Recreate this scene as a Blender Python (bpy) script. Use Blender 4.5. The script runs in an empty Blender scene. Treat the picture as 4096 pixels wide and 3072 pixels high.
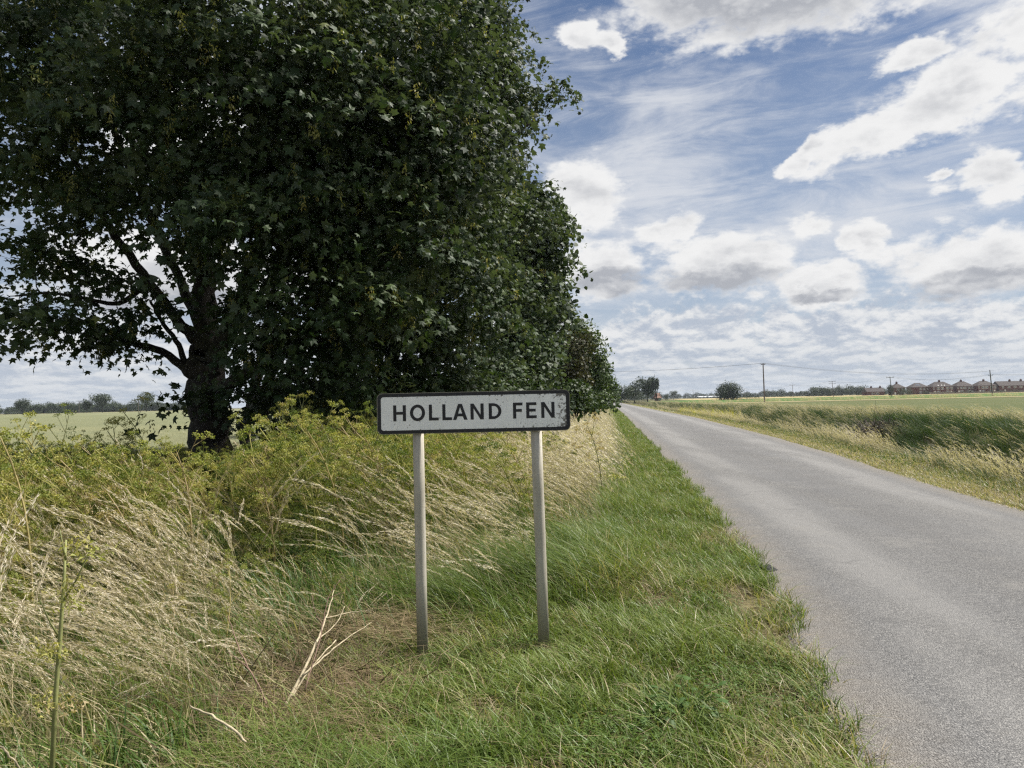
import bpy, math, random
import numpy as np
from mathutils import Vector, Matrix

rng = np.random.default_rng(7)
random.seed(7)
sc = bpy.context.scene
R = math.radians

# ------------------------------------------------------------------ camera
FPX, PITCH, ROLL, CZ = 740.0, R(1.36), R(1.3), 1.55
fw = Vector((0, math.cos(PITCH), math.sin(PITCH)))
rt = Vector((math.cos(ROLL), 0, -math.sin(ROLL)))
rt = (rt - fw * rt.dot(fw)).normalized()
up = rt.cross(fw)
cam_d = bpy.data.cameras.new('camera')
cam = bpy.data.objects.new('camera', cam_d)
sc.collection.objects.link(cam)
m = Matrix((rt, up, -fw)).transposed().to_4x4()
m.translation = (0, 0, CZ)
cam.matrix_world = m
cam_d.sensor_width = 36.0
cam_d.lens = 36.0 * FPX / 1024.0
cam_d.clip_start, cam_d.clip_end = 0.05, 9000
sc.camera = cam

# ------------------------------------------------------------------ sky
SUN_AZ, SUN_EL = R(72), R(57)
W = bpy.data.worlds.new('World')
sc.world = W
W.use_nodes = True


class NT:
    """small helper to write node trees as expressions"""
    def __init__(s, tree):
        s.t = tree
        s.t.nodes.clear()

    def n(s, typ, **kw):
        nd = s.t.nodes.new(typ)
        for k, v in kw.items():
            setattr(nd, k, v)
        return nd

    def put(s, sock, v):
        if v is None:
            return
        if isinstance(v, (int, float)):
            if sock.type in ('RGBA',):
                sock.default_value = (v, v, v, 1)
            elif sock.type == 'VECTOR':
                sock.default_value = (v, v, v)
            else:
                sock.default_value = v
        elif isinstance(v, (tuple, list)):
            if sock.type == 'RGBA':
                sock.default_value = tuple(v[:3]) + (1,)
            else:
                sock.default_value = v
        else:
            s.t.links.new(v, sock)

    def m(s, op, a, b=None, c=None, clamp=False):
        nd = s.n('ShaderNodeMath', operation=op, use_clamp=clamp)
        s.put(nd.inputs[0], a); s.put(nd.inputs[1], b); s.put(nd.inputs[2], c)
        return nd.outputs[0]

    def vm(s, op, a, b=None, out=0, scale=None):
        nd = s.n('ShaderNodeVectorMath', operation=op)
        s.put(nd.inputs[0], a); s.put(nd.inputs[1], b)
        if scale is not None:
            s.put(nd.inputs['Scale'], scale)
        return nd.outputs['Value'] if out == 'v' else nd.outputs[0]

    def noise(s, vec, scale=5, detail=4, rough=.5, dist=0, lac=2.0):
        nd = s.n('ShaderNodeTexNoise')
        s.put(nd.inputs['Vector'], vec)
        nd.inputs['Scale'].default_value = scale
        nd.inputs['Detail'].default_value = detail
        nd.inputs['Roughness'].default_value = rough
        nd.inputs['Lacunarity'].default_value = lac
        nd.inputs['Distortion'].default_value = dist
        return nd.outputs[0]

    def vor(s, vec, scale=5, feature='F1', out='Distance', rand=1.0):
        nd = s.n('ShaderNodeTexVoronoi', feature=feature)
        s.put(nd.inputs['Vector'], vec)
        nd.inputs['Scale'].default_value = scale
        nd.inputs['Randomness'].default_value = rand
        return nd.outputs[out]

    def mapr(s, v, a, b, c=0., d=1., smooth=False):
        nd = s.n('ShaderNodeMapRange', interpolation_type='SMOOTHSTEP' if smooth else 'LINEAR')
        s.put(nd.inputs[0], v)
        for i, q in enumerate((a, b, c, d)):
            s.put(nd.inputs[i + 1], q)
        return nd.outputs[0]

    def mix(s, f, a, b, blend='MIX'):
        nd = s.n('ShaderNodeMix', data_type='RGBA', blend_type=blend)
        s.put(nd.inputs[0], f); s.put(nd.inputs[6], a); s.put(nd.inputs[7], b)
        return nd.outputs[2]

    def ramp(s, f, stops):
        nd = s.n('ShaderNodeValToRGB')
        e = nd.color_ramp.elements
        while len(e) < len(stops):
            e.new(0.5)
        for k, (p, c) in enumerate(stops):
            e[k].position = p
            e[k].color = tuple(c) + (1,)
        s.put(nd.inputs[0], f)
        return nd.outputs[0]

    def attr(s, name, out='Fac'):
        return s.n('ShaderNodeAttribute', attribute_name=name).outputs[out]

    def mapping(s, vec, loc=(0, 0, 0), rot=(0, 0, 0), scale=(1, 1, 1), typ='POINT'):
        nd = s.n('ShaderNodeMapping', vector_type=typ)
        s.put(nd.inputs[0], vec)
        nd.inputs[1].default_value = loc
        nd.inputs[2].default_value = rot
        nd.inputs[3].default_value = scale
        return nd.outputs[0]

    def link(s, a, b):
        s.t.links.new(a, b)


w = NT(W.node_tree)
sky = w.n('ShaderNodeTexSky', sky_type='NISHITA')
sky.sun_disc = False
sky.sun_elevation, sky.sun_rotation = SUN_EL, SUN_AZ
sky.air_density, sky.dust_density, sky.ozone_density = 1.0, 0.6, 1.6
D = w.n('ShaderNodeTexCoord').outputs['Generated']
sep = w.n('ShaderNodeSeparateXYZ'); w.link(D, sep.inputs[0])
dx, dy, dz = sep.outputs
az = w.m('MULTIPLY', w.m('ARCTAN2', dx, dy), 57.29578)
el = w.m('MULTIPLY', w.m('ARCSINE', dz), 57.29578)
cmb = w.n('ShaderNodeCombineXYZ'); w.link(az, cmb.inputs[0]); w.link(el, cmb.inputs[1])
P0 = cmb.outputs[0]
Dn = w.mapping(D, scale=(1, 1, 1.9))
warp = w.n('ShaderNodeTexNoise'); w.link(Dn, warp.inputs['Vector'])
warp.inputs['Scale'].default_value = 17; warp.inputs['Detail'].default_value = 5; warp.inputs['Roughness'].default_value = .6
wv = w.vm('SUBTRACT', warp.outputs['Color'], (.5, .5, .5))
Pw = w.vm('ADD', P0, w.vm('MULTIPLY', wv, (4.6, 2.8, 0)))
# nearer the horizon the same clouds are farther away: smaller and flatter
persp = w.m('DIVIDE', 1.0, w.m('ADD', w.m('MAXIMUM', dz, 0.0), .11))
flat = w.n('ShaderNodeCombineXYZ')
w.link(w.m('MULTIPLY', dx, persp), flat.inputs[0]); w.link(w.m('MULTIPLY', dy, persp), flat.inputs[1])
w.link(w.m('MULTIPLY', w.m('LOGARITHM', w.m('ADD', w.m('MAXIMUM', dz, 0.0), .03), 2.718), 1.0), flat.inputs[2])


def puff(vec, scale, det):
    nd = w.n('ShaderNodeTexVoronoi', feature='F1')
    w.put(nd.inputs['Vector'], vec)
    nd.inputs['Scale'].default_value = scale; nd.inputs['Detail'].default_value = det; nd.inputs['Roughness'].default_value = .55
    nd.normalize = True
    return w.m('SUBTRACT', 1.0, nd.outputs['Distance'])


Dw = w.vm('ADD', Dn, w.vm('MULTIPLY', wv, (.035, .035, .035)))
off = (0.005, 0.008, 0.030)
N1 = w.m('ADD', w.m('MULTIPLY', w.noise(Dn, 12, 10, .60, .15), .62), w.m('MULTIPLY', puff(Dw, 24, 3), .45))
N2 = w.m('ADD', w.m('MULTIPLY', w.noise(w.vm('ADD', Dn, off), 12, 7, .58, .15), .62), w.m('MULTIPLY', puff(w.vm('ADD', Dw, off), 24, 2), .45))
N1 = w.m('SUBTRACT', N1, .12); N2 = w.m('SUBTRACT', N2, .12)
azl = w.n('ShaderNodeCombineXYZ')
w.link(w.m('MULTIPLY', az, .12), azl.inputs[0]); w.link(w.m('MULTIPLY', w.m('LOGARITHM', w.m('ADD', w.m('MAXIMUM', el, 0.0), 2.2), 2.718), 1.75), azl.inputs[1])
N3 = w.m('ADD', w.m('MULTIPLY', w.noise(azl.outputs[0], 2.0, 10, .66, .1), .66), w.m('MULTIPLY', puff(w.vm('ADD', azl.outputs[0], w.vm('MULTIPLY', wv, (.12, .12, 0))), 3.6, 3), .42))
N3 = w.m('SUBTRACT', N3, .12)
N4 = w.noise(w.vm('ADD', azl.outputs[0], (.02, .095, 0)), 2.0, 8, .66, .1)


def blobs(vec, lst):
    out = None
    for (a, e, ra, rb, rot) in lst:
        mp = w.mapping(vec, (a, e, 0), (0, 0, R(rot)), (ra, rb, 1), 'TEXTURE')
        ln = w.vm('LENGTH', mp, out='v')
        out = ln if out is None else w.m('SMOOTH_MIN', out, ln, 0.25)
    return w.m('SUBTRACT', 1.0, out)


cum = [(20.0, 28.3, 12.0, 4.1, -3), (27.2, 17.6, 5.6, 1.8, 14), (31.4, 19.2, 5.2, 2.6, 10), (38.0, 21.6, 5.0, 4.4, 0),
       (22.2, 17.0, 2.4, .7, 32), (29.4, 22.0, 2.6, .9, 5),
       (8.3, 25.6, 1.3, 1.2, 0), (5.8, 26.4, 1.9, 1.0, -25),
       (5.8, 15.6, 3.3, 2.9, 0), (33.4, 13.7, 2.4, 1.6, 0), (30.6, 14.5, .8, .5, 0), (22.7, 11.9, 1.6, 1.1, 0),
       (25.7, 10.8, 1.5, 1.35, 60), (12.4, 12.6, 2.6, 1.0, 10), (7.0, 10.0, 4.2, 2.3, 0), (16.1, 9.8, 5.6, 2.4, 0),
       (22.8, 8.0, 3.0, 2.0, 0), (32.5, 8.4, 6.2, 2.4, 0), (-22, 20, 9, 5, 10), (-24, 9.5, 10, 3.0, 0)]
Bc = blobs(Pw, cum)
# beyond the picture the same broken cumulus goes on all round
gen = w.mapr(w.noise(Dn, 3.2, 3, .55), .40, .72, -1.3, .9)
away = w.m('MAXIMUM', w.mapr(w.m('ABSOLUTE', az), 37, 48, 0, 1, True), w.mapr(el, 31, 40, 0, 1, True))
Bg = w.m('ADD', w.m('MULTIPLY', gen, away), w.m('MULTIPLY', w.m('SUBTRACT', 1.0, away), -1.5))
B = w.m('MAXIMUM', Bc, Bg)
Dc = w.m('ADD', B, w.m('MULTIPLY', w.m('SUBTRACT', N1, .5), 2.6))
alpha = w.mapr(Dc, -.15, .32, 0, 1, True)
# thick parts are grey underneath, thin edges and tops are bright
thick = w.mapr(w.m('ADD', w.m('MULTIPLY', B, .6), w.m('MULTIPLY', w.m('SUBTRACT', N2, .5), 2.8)), .1, 1.05, 0, .68, True)
greys = blobs(Pw, [(20.0, 28.0, 11.0, 3.2, -3), (15.5, 8.7, 5.2, 1.2, 0), (7.6, 8.9, 3.4, 1.2, 0), (23, 6.9, 2.4, .6, 0), (32.5, 7.0, 5.4, 1.3, 0), (-24, 7.5, 9, 1.6, 0)])
thick = w.m('MAXIMUM', thick, w.mapr(w.m('ADD', greys, w.m('MULTIPLY', w.m('SUBTRACT', N1, .5), 1.3)), -.15, .5, 0, 1, True))
relief = w.mapr(w.m('SUBTRACT', N1, N2), -.02, .14, 0, 1)
WHT, GRY = (14.6, 14.6, 14.6), (7.3, 7.6, 8.3)
cloud = w.mix(thick, WHT, GRY)
cloud = w.mix(w.m('MULTIPLY', relief, .55), cloud, (15.0, 15.0, 15.0))
# the far cloud bank, flattened toward the horizon
bank = w.mapr(el, 9.5, 5.0, -.8, .42)
Db = w.m('ADD', bank, w.m('MULTIPLY', w.m('SUBTRACT', N3, .5), 3.0))
ab = w.mapr(Db, -.10, .25, 0, .95, True)
tb_ = w.mapr(w.m('SUBTRACT', N4, w.m('MULTIPLY', N3, .75)), .03, .22, 0, 1, True)
bcol = w.mix(tb_, (13.8, 13.9, 14.0), (8.0, 8.9, 10.4))
# thin high streaks and the ragged veil between the cumulus
st = w.mapping(P0, rot=(0, 0, R(-22)), scale=(.06, .30, 1))
stn = w.noise(st, 1.5, 9, .66, .9)
veil = blobs(Pw, [(10.5, 16.0, 11, 7.5, 20), (12.4, 21.8, 7.5, 2.3, 5), (24, 12, 15, 3.4, 12), (34, 25, 6, 3, 0), (-12, 24, 20, 12, 0)])
veil = w.m('MAXIMUM', veil, w.m('MULTIPLY', away, .3))
va = w.mapr(w.m('ADD', w.m('MULTIPLY', veil, .9), w.m('ADD', w.m('MULTIPLY', w.m('SUBTRACT', stn, .5), 2.4), w.m('MULTIPLY', w.m('SUBTRACT', N1, .5), 1.2))), -.3, 1.05, 0, .82, True)
blue = w.mix(1.0, sky.outputs[0], (1.22, 1.26, 1.36), 'MULTIPLY')
c0 = w.mix(w.mapr(el, 26, 6, 0, .55), blue, (8.8, 9.9, 11.8))
c1 = w.mix(va, c0, (12.6, 12.9, 13.5))
c2 = w.mix(ab, c1, bcol)
c2 = w.mix(alpha, c2, cloud)
hz = w.mapr(el, 4.5, -1, 0, .80)
c3 = w.mix(hz, c2, (8.6, 9.6, 10.9))
c3 = w.vm('SCALE', c3, scale=.515)
bg = w.n('ShaderNodeBackground'); w.link(c3, bg.inputs[0]); bg.inputs[1].default_value = 0.06
wo = w.n('ShaderNodeOutputWorld'); w.link(bg.outputs[0], wo.inputs[0])
W.cycles.sampling_method = 'MANUAL'
W.cycles.sample_map_resolution = 512

# ------------------------------------------------------------------ sun (half veiled by cloud: soft edged shadows)
sd = bpy.data.lights.new('sun', 'SUN')
sd.energy, sd.angle, sd.color = 4.9, R(7), (1.0, .955, .88)
so = bpy.data.objects.new('sun', sd)
sc.collection.objects.link(so)
sdir = Vector((math.sin(SUN_AZ) * math.cos(SUN_EL), math.cos(SUN_AZ) * math.cos(SUN_EL), math.sin(SUN_EL)))
so.rotation_euler = sdir.to_track_quat('Z', 'Y').to_euler()
so.location = sdir * 60

# ------------------------------------------------------------------ exposure, render settings
vs = sc.view_settings
vs.view_transform, vs.look, vs.exposure, vs.gamma = 'Standard', 'None', 0.95, 1.0
vs.use_curve_mapping = False
sc.render.engine = 'CYCLES'
sc.cycles.use_denoising = False
sc.cycles.max_bounces = 8
sc.cycles.diffuse_bounces = 4
sc.cycles.transmission_bounces = 6
sc.cycles.transparent_max_bounces = 8
sc.cycles.use_fast_gi = False
sc.render.film_transparent = False
sc.cycles.filter_width = 1.3
sc.cycles.sample_clamp_indirect = 1.5


# ================================================================== helpers
def link(o, parent=None):
    sc.collection.objects.link(o)
    if parent is not None:
        o.parent = parent
    return o


def tag(o, label=None, cat=None, group=None, kind=None):
    for k, v in (('label', label), ('category', cat), ('group', group), ('kind', kind)):
        if v:
            o[k] = v
    return o


def empty(name, loc=(0, 0, 0), rz=0.):
    o = bpy.data.objects.new(name, None)
    o.location = loc
    o.rotation_euler = (0, 0, rz)
    o.empty_display_size = .1
    return link(o)


class MB:
    """collects vertices, triangles and quads with one tint value per vertex"""
    def __init__(s):
        s.v, s.f, s.t, s.n = [], [], [], 0

    def add(s, v, faces, tint=.5):
        v = np.asarray(v, float).reshape(-1, 3)
        for f in (faces if isinstance(faces, list) else [faces]):
            f = np.asarray(f, int)
            if f.size:
                s.f.append(f + s.n)
        s.v.append(v)
        t = np.asarray(tint, float)
        s.t.append(np.broadcast_to(t, (len(v),)) if t.ndim == 0 else t)
        s.n += len(v)
        return s

    def box(s, x0, x1, y0, y1, z0, z1, tint=.5):
        v = [(x, y, z) for z in (z0, z1) for y in (y0, y1) for x in (x0, x1)]
        return s.add(v, [(0, 2, 3, 1), (4, 5, 7, 6), (0, 1, 5, 4), (2, 6, 7, 3), (0, 4, 6, 2), (1, 3, 7, 5)], tint)

    def poly(s, pts, tint=.5):
        return s.add(pts, [tuple(range(len(pts)))] if len(pts) > 4 else np.arange(len(pts))[None], tint)

    def tube(s, pts, rad, k=8, tint=.5, wob=0., cap=True):
        pts = np.asarray(pts, float)
        rad = np.broadcast_to(np.asarray(rad, float), (len(pts),))
        tan = np.gradient(pts, axis=0)
        tan /= np.linalg.norm(tan, axis=1)[:, None] + 1e-9
        ref = np.array((.31, .52, .79)) if abs(tan[0] @ (.31, .52, .79)) < .9 else np.array((1., 0, 0))
        a = np.cross(tan, ref); a /= np.linalg.norm(a, axis=1)[:, None] + 1e-9
        b = np.cross(tan, a)
        th = np.arange(k) * 2 * np.pi / k
        rr = rad[:, None] * (1 + wob * rng.standard_normal((len(pts), k)))
        v = pts[:, None] + a[:, None] * (np.cos(th)[None, :, None] * rr[..., None]) + b[:, None] * (np.sin(th)[None, :, None] * rr[..., None])
        n = len(pts)
        i = (np.arange(n - 1)[:, None] * k + np.arange(k)[None]).ravel()
        j = (np.arange(n - 1)[:, None] * k + (np.arange(k)[None] + 1) % k).ravel()
        fs = [np.stack([i, j, j + k, i + k], 1)]
        if cap and k > 4:
            fs.append(np.array([tuple(range(k))[::-1]])); fs.append(np.array([tuple((n - 1) * k + q for q in range(k))]))
        return s.add(v.reshape(-1, 3), fs, tint)

    def mesh(s, name, mats, smooth=False):
        v = np.concatenate(s.v)
        me = bpy.data.meshes.new(name)
        me.vertices.add(len(v))
        me.vertices.foreach_set('co', v.astype(np.float32).ravel())
        loops, tot = [], []
        for f in s.f:
            if f.ndim == 1:
                f = f[None]
            loops.append(f.ravel()); tot.append(np.full(len(f), f.shape[1]))
        loops = np.concatenate(loops); tot = np.concatenate(tot)
        st = np.concatenate([[0], np.cumsum(tot)[:-1]])
        me.loops.add(len(loops)); me.loops.foreach_set('vertex_index', loops.astype(np.int32))
        me.polygons.add(len(tot)); me.polygons.foreach_set('loop_start', st.astype(np.int32))
        at = me.attributes.new('tint', 'FLOAT', 'POINT')
        at.data.foreach_set('value', np.concatenate(s.t).astype(np.float32))
        for mm in (mats if isinstance(mats, (list, tuple)) else [mats]):
            me.materials.append(mm)
        me.update(calc_edges=True)
        me.polygons.foreach_set('use_smooth', np.full(len(tot), smooth))
        return me

    def build(s, name, mat, parent=None, smooth=False):
        return link(bpy.data.objects.new(name, s.mesh(name, mat, smooth)), parent)


def bear(px):
    """tangent of the bearing of a column of the photograph"""
    return (px - 512) / FPX


def far(px, d, z=0.):
    return (bear(px) * d, d, z)


def at(px, py, d):
    """a point at distance d (along the view) seen in that direction"""
    q = Vector((0, 0, CZ)) + (fw + rt * ((px - 512) / FPX) - up * ((py - 384) / FPX)) * d
    return np.array(q)


def fbm2(x, y, seed=0, octs=4, base=1.0):
    """cheap value noise on arrays, about 0..1"""
    x = np.asarray(x, float) * base; y = np.asarray(y, float) * base
    out = np.zeros(np.broadcast(x, y).shape); amp, tot = 1., 0.
    for o in range(octs):
        xi, yi = np.floor(x).astype(np.int64), np.floor(y).astype(np.int64)
        fx, fy = x - xi, y - yi
        fx = fx * fx * (3 - 2 * fx); fy = fy * fy * (3 - 2 * fy)

        def h(a, b):
            q = (a * 374761393 + b * 668265263 + (seed + o * 17) * 2147483) & 0x7fffffff
            q = ((q ^ (q >> 13)) * 1274126177) & 0x7fffffff
            return ((q ^ (q >> 16)) & 0xffff) / 65535.
        out += amp * ((h(xi, yi) * (1 - fx) + h(xi + 1, yi) * fx) * (1 - fy) + (h(xi, yi + 1) * (1 - fx) + h(xi + 1, yi + 1) * fx) * fy)
        tot += amp; amp *= .5; x = x * 2.03 + 5.1; y = y * 2.03 + 1.7
    return out / tot


# ================================================================== materials
MATS = {}


def new_mat(name):
    mt = bpy.data.materials.new(name)
    mt.use_nodes = True
    MATS[name] = mt
    return mt, NT(mt.node_tree)


def finish(nt, col, rough=.8, bump=None, bstr=.3, bdist=.01, spec=.3, metal=0., trans=0.):
    p = nt.n('ShaderNodeBsdfPrincipled')
    nt.put(p.inputs['Base Color'], col)
    nt.put(p.inputs['Roughness'], rough)
    nt.put(p.inputs['Metallic'], metal)
    nt.put(p.inputs['Specular IOR Level'], spec)
    if bump is not None:
        b = nt.n('ShaderNodeBump')
        b.inputs['Strength'].default_value = bstr
        b.inputs['Distance'].default_value = bdist
        nt.put(b.inputs['Height'], bump)
        nt.link(b.outputs[0], p.inputs['Normal'])
    o = nt.n('ShaderNodeOutputMaterial')
    if trans > 0:
        tr = nt.n('ShaderNodeBsdfTranslucent')
        nt.put(tr.inputs['Color'], nt.mix(1., col, (1.15, 1.2, .55), 'MULTIPLY'))
        mx = nt.n('ShaderNodeMixShader'); mx.inputs[0].default_value = trans
        nt.link(p.outputs[0], mx.inputs[1]); nt.link(tr.outputs[0], mx.inputs[2])
        nt.link(mx.outputs[0], o.inputs[0])
    else:
        nt.link(p.outputs[0], o.inputs[0])


def leaf_mat(name, stops, trans=.3, rough=.55, spec=.3, inst=0.25, under=None):
    """foliage: colour from the tint of each leaf and a little from the instance"""
    mt, t = new_mat(name)
    f = t.attr('tint')
    if inst:
        r = t.n('ShaderNodeObjectInfo').outputs['Random']
        f = t.m('ADD', f, t.m('MULTIPLY', t.m('SUBTRACT', r, .5), inst), clamp=True)
    c = t.ramp(f, stops)
    if under:
        g = t.n('ShaderNodeNewGeometry').outputs['Backfacing']
        c = t.mix(t.m('MULTIPLY', g, .75), c, under)
    finish(t, c, rough, spec=spec, trans=trans)
    return mt


def plain(name, col, rough=.7, var=.25, scale=6., spec=.3, metal=0., bstr=.2, bdist=.01, detail=5):
    mt, t = new_mat(name)
    tc = t.n('ShaderNodeTexCoord').outputs['Object']
    n = t.noise(tc, scale, detail, .6)
    dark = tuple(c * (1 - var) for c in col); lite = tuple(min(1, c * (1 + var)) for c in col)
    c = t.ramp(n, [(.28, dark), (.72, lite)])
    finish(t, c, rough, n, bstr, bdist, spec, metal)
    return mt


# --- ground: earth, straw litter and short growth
mt, t = new_mat('earth')
tc = t.n('ShaderNodeTexCoord').outputs['Object']
n1 = t.noise(tc, .35, 5, .6); n2 = t.noise(tc, 9, 6, .65); n3 = t.noise(tc, 60, 3, .6)
c = t.ramp(n2, [(.3, (.045, .036, .022)), (.5, (.10, .082, .045)), (.7, (.17, .14, .075))])
c = t.mix(t.mapr(n1, .4, .65, 0, .75), c, t.ramp(n3, [(.3, (.035, .05, .014)), (.7, (.09, .12, .035))]))
finish(t, c, .95, t.m('ADD', n2, t.m('MULTIPLY', n3, .4)), .8, .03, .1)

# --- old surface dressed road
mt, t = new_mat('asphalt')
tc = t.n('ShaderNodeTexCoord').outputs['Object']
edge = t.attr('tint')                                    # 0 at the verges, 1 in the middle
v1 = t.n('ShaderNodeTexVoronoi', feature='F1'); t.put(v1.inputs['Vector'], tc); v1.inputs['Scale'].default_value = 115
chip = v1.outputs['Color']; cd = v1.outputs['Distance']
sepc = t.n('ShaderNodeSeparateColor'); t.link(chip, sepc.inputs[0])
big = t.noise(tc, .55, 5, .6); mid = t.noise(tc, 3.5, 5, .65)
rot = t.mapping(tc, rot=(0, 0, R(7.5)), scale=(1.4, .12, 1))
tracks = t.noise(rot, 1.3, 3, .5)
base = t.ramp(sepc.outputs[0], [(0, (.072, .073, .075)), (.35, (.148, .149, .151)), (.75, (.218, .218, .219)), (1, (.36, .355, .345))])
base = t.mix(t.mapr(cd, .4, .8, 0, .65), base, (.06, .06, .062))
base = t.mix(t.mapr(tracks, .35, .7, 0, .4), base, (.19, .194, .204))
base = t.mix(t.mapr(big, .45, .72, 0, .35), base, (.115, .118, .126))
dust = t.m('MULTIPLY', t.mapr(edge, .0, .26, 1, 0), t.mapr(mid, .3, .6, .25, 1))
wheel = t.m('MULTIPLY', t.mapr(t.m('ABSOLUTE', t.m('SUBTRACT', edge, .46)), .05, .24, 1, 0, True), t.mapr(tracks, .3, .6, .25, 1))
base = t.mix(t.m('MULTIPLY', wheel, .42), base, (.30, .298, .295))
base = t.mix(t.m('MULTIPLY', t.mapr(edge, .70, .95, 0, 1, True), .22), base, (.10, .10, .104))
patch = t.noise(tc, 1.7, 6, .7)
base = t.mix(t.mapr(patch, .56, .66, 0, .35), base, (.24, .235, .225))
base = t.mix(t.mapr(patch, .40, .34, 0, .4), base, (.095, .096, .10))
crk = t.n('ShaderNodeTexVoronoi', feature='DISTANCE_TO_EDGE'); t.put(crk.inputs['Vector'], tc); crk.inputs['Scale'].default_value = .42
crw = t.noise(tc, 5, 5, .7)
crm = t.m('MULTIPLY', t.mapr(t.m('ADD', crk.outputs['Distance'], t.m('MULTIPLY', t.m('SUBTRACT', crw, .5), .06)), .0, .006, 1, 0), t.mapr(big, .55, .7, 0, .25))
base = t.mix(crm, base, (.05, .05, .05))
base = t.mix(t.m('MULTIPLY', dust, .6), base, (.25, .215, .17))
base = t.mix(1.0, base, (.84, .825, .80), 'MULTIPLY')
finish(t, base, .82, t.m('ADD', t.m('MULTIPLY', cd, -1.0), t.m('MULTIPLY', mid, .3)), .9, .010, .25)


def field_mat(name, a, b, cpatch, scale=1.6, pr=.5, bd=.25):
    mt, t = new_mat(name)
    tc = t.n('ShaderNodeTexCoord').outputs['Object']
    n = t.noise(tc, scale, 8, .7)
    big = t.noise(t.mapping(tc, scale=(.01, .035, 1)), 1., 4, .6)
    rows = t.noise(t.mapping(tc, rot=(0, 0, R(4)), scale=(.004, .16, 1)), 1., 3, .6)
    c = t.ramp(n, [(.35, a), (.65, b)])
    c = t.mix(t.mapr(t.m('ADD', big, t.m('MULTIPLY', t.m('SUBTRACT', rows, .5), .7)), .42, .68, 0, pr), c, cpatch)
    finish(t, c, .9, n, .9, bd, .1)
    return mt


field_mat('wheat_crop', (.105, .118, .062), (.175, .182, .103), (.205, .20, .108))
field_mat('barley_crop', (.25, .20, .10), (.34, .29, .15), (.30, .26, .12))
field_mat('green_crop', (.035, .085, .016), (.062, .125, .026), (.10, .135, .042))
field_mat('olive_crop', (.058, .074, .028), (.098, .11, .045), (.13, .122, .054))
field_mat('straw_strip', (.22, .19, .10), (.32, .28, .16), (.18, .18, .08))

# --- foliage
leaf_mat('sycamore_leaf', [(0, (.012, .024, .008)), (.35, (.022, .043, .013)), (.7, (.042, .070, .020)), (.92, (.085, .115, .032)), (1, (.15, .16, .045))],
         trans=.24, rough=.58, spec=.28, inst=0, under=(.075, .098, .062))
leaf_mat('hawthorn_leaf', [(0, (.024, .044, .012)), (.5, (.050, .082, .022)), (1, (.10, .125, .038))], trans=.25, inst=0)
leaf_mat('elder_leaf', [(0, (.016, .030, .010)), (.5, (.03, .054, .015)), (1, (.065, .088, .027))], trans=.25, inst=0)
leaf_mat('brown_leaf', [(0, (.026, .032, .012)), (.5, (.048, .046, .018)), (1, (.05, .066, .022))], trans=.25, inst=0)
leaf_mat('seed_wing', [(0, (.12, .14, .04)), (.5, (.22, .22, .065)), (1, (.32, .28, .10))], trans=.35, inst=0)
leaf_mat('far_leaf', [(0, (.014, .025, .010)), (.5, (.030, .048, .019)), (1, (.065, .082, .034))], trans=.12, inst=.3)
leaf_mat('verge_blade', [(0, (.036, .074, .014)), (.3, (.086, .138, .026)), (.55, (.16, .205, .048)), (.72, (.24, .245, .085)), (.85, (.33, .28, .155)), (1, (.46, .40, .27))],
         trans=.33, rough=.45, inst=0)
leaf_mat('straw_stem', [(0, (.13, .15, .05)), (.3, (.26, .225, .12)), (.55, (.41, .35, .235)), (.8, (.54, .47, .36)), (1, (.64, .58, .48))], trans=.3, rough=.6, inst=.25)
leaf_mat('hemlock_green', [(0, (.060, .092, .018)), (.3, (.150, .190, .040)), (.6, (.285, .295, .078)), (.85, (.42, .375, .13)), (1, (.39, .31, .17))],
         trans=.40, rough=.6, inst=.62)
leaf_mat('reed_green', [(0, (.022, .050, .016)), (.5, (.052, .092, .030)), (.8, (.11, .14, .052)), (1, (.24, .22, .12))], trans=.3, inst=.3)
leaf_mat('hay', [(0, (.065, .045, .025)), (.5, (.17, .125, .07)), (1, (.38, .30, .18))], trans=.15, inst=0)
leaf_mat('weed_leaf', [(0, (.028, .060, .012)), (.5, (.058, .115, .024)), (1, (.13, .19, .05))], trans=.3, inst=.2)
leaf_mat('yellow_leaf', [(0, (.25, .26, .04)), (.5, (.38, .36, .06)), (1, (.46, .36, .07))], trans=.35, inst=.2)

# --- bark and timber
mt, t = new_mat('bark')
tc = t.n('ShaderNodeTexCoord').outputs['Object']
n1 = t.noise(t.mapping(tc, scale=(6, 6, 1.6)), 3., 8, .65); n2 = t.noise(tc, 2.2, 5, .6)
c = t.ramp(n1, [(.3, (.020, .017, .015)), (.55, (.052, .046, .041)), (.75, (.095, .087, .077))])
c = t.mix(t.mapr(n2, .5, .66, 0, .5), c, (.075, .09, .055))
finish(t, c, .9, n1, .9, .03, .15)
plain('pole_timber', (.115, .095, .082), .85, .3, 4)
plain('pole_iron', (.10, .10, .105), .6, .2, 8)
plain('insulator_clay', (.30, .28, .26), .4, .1, 8)
plain('wire_metal', (.10, .105, .11), .6, .1, 8)

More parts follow.
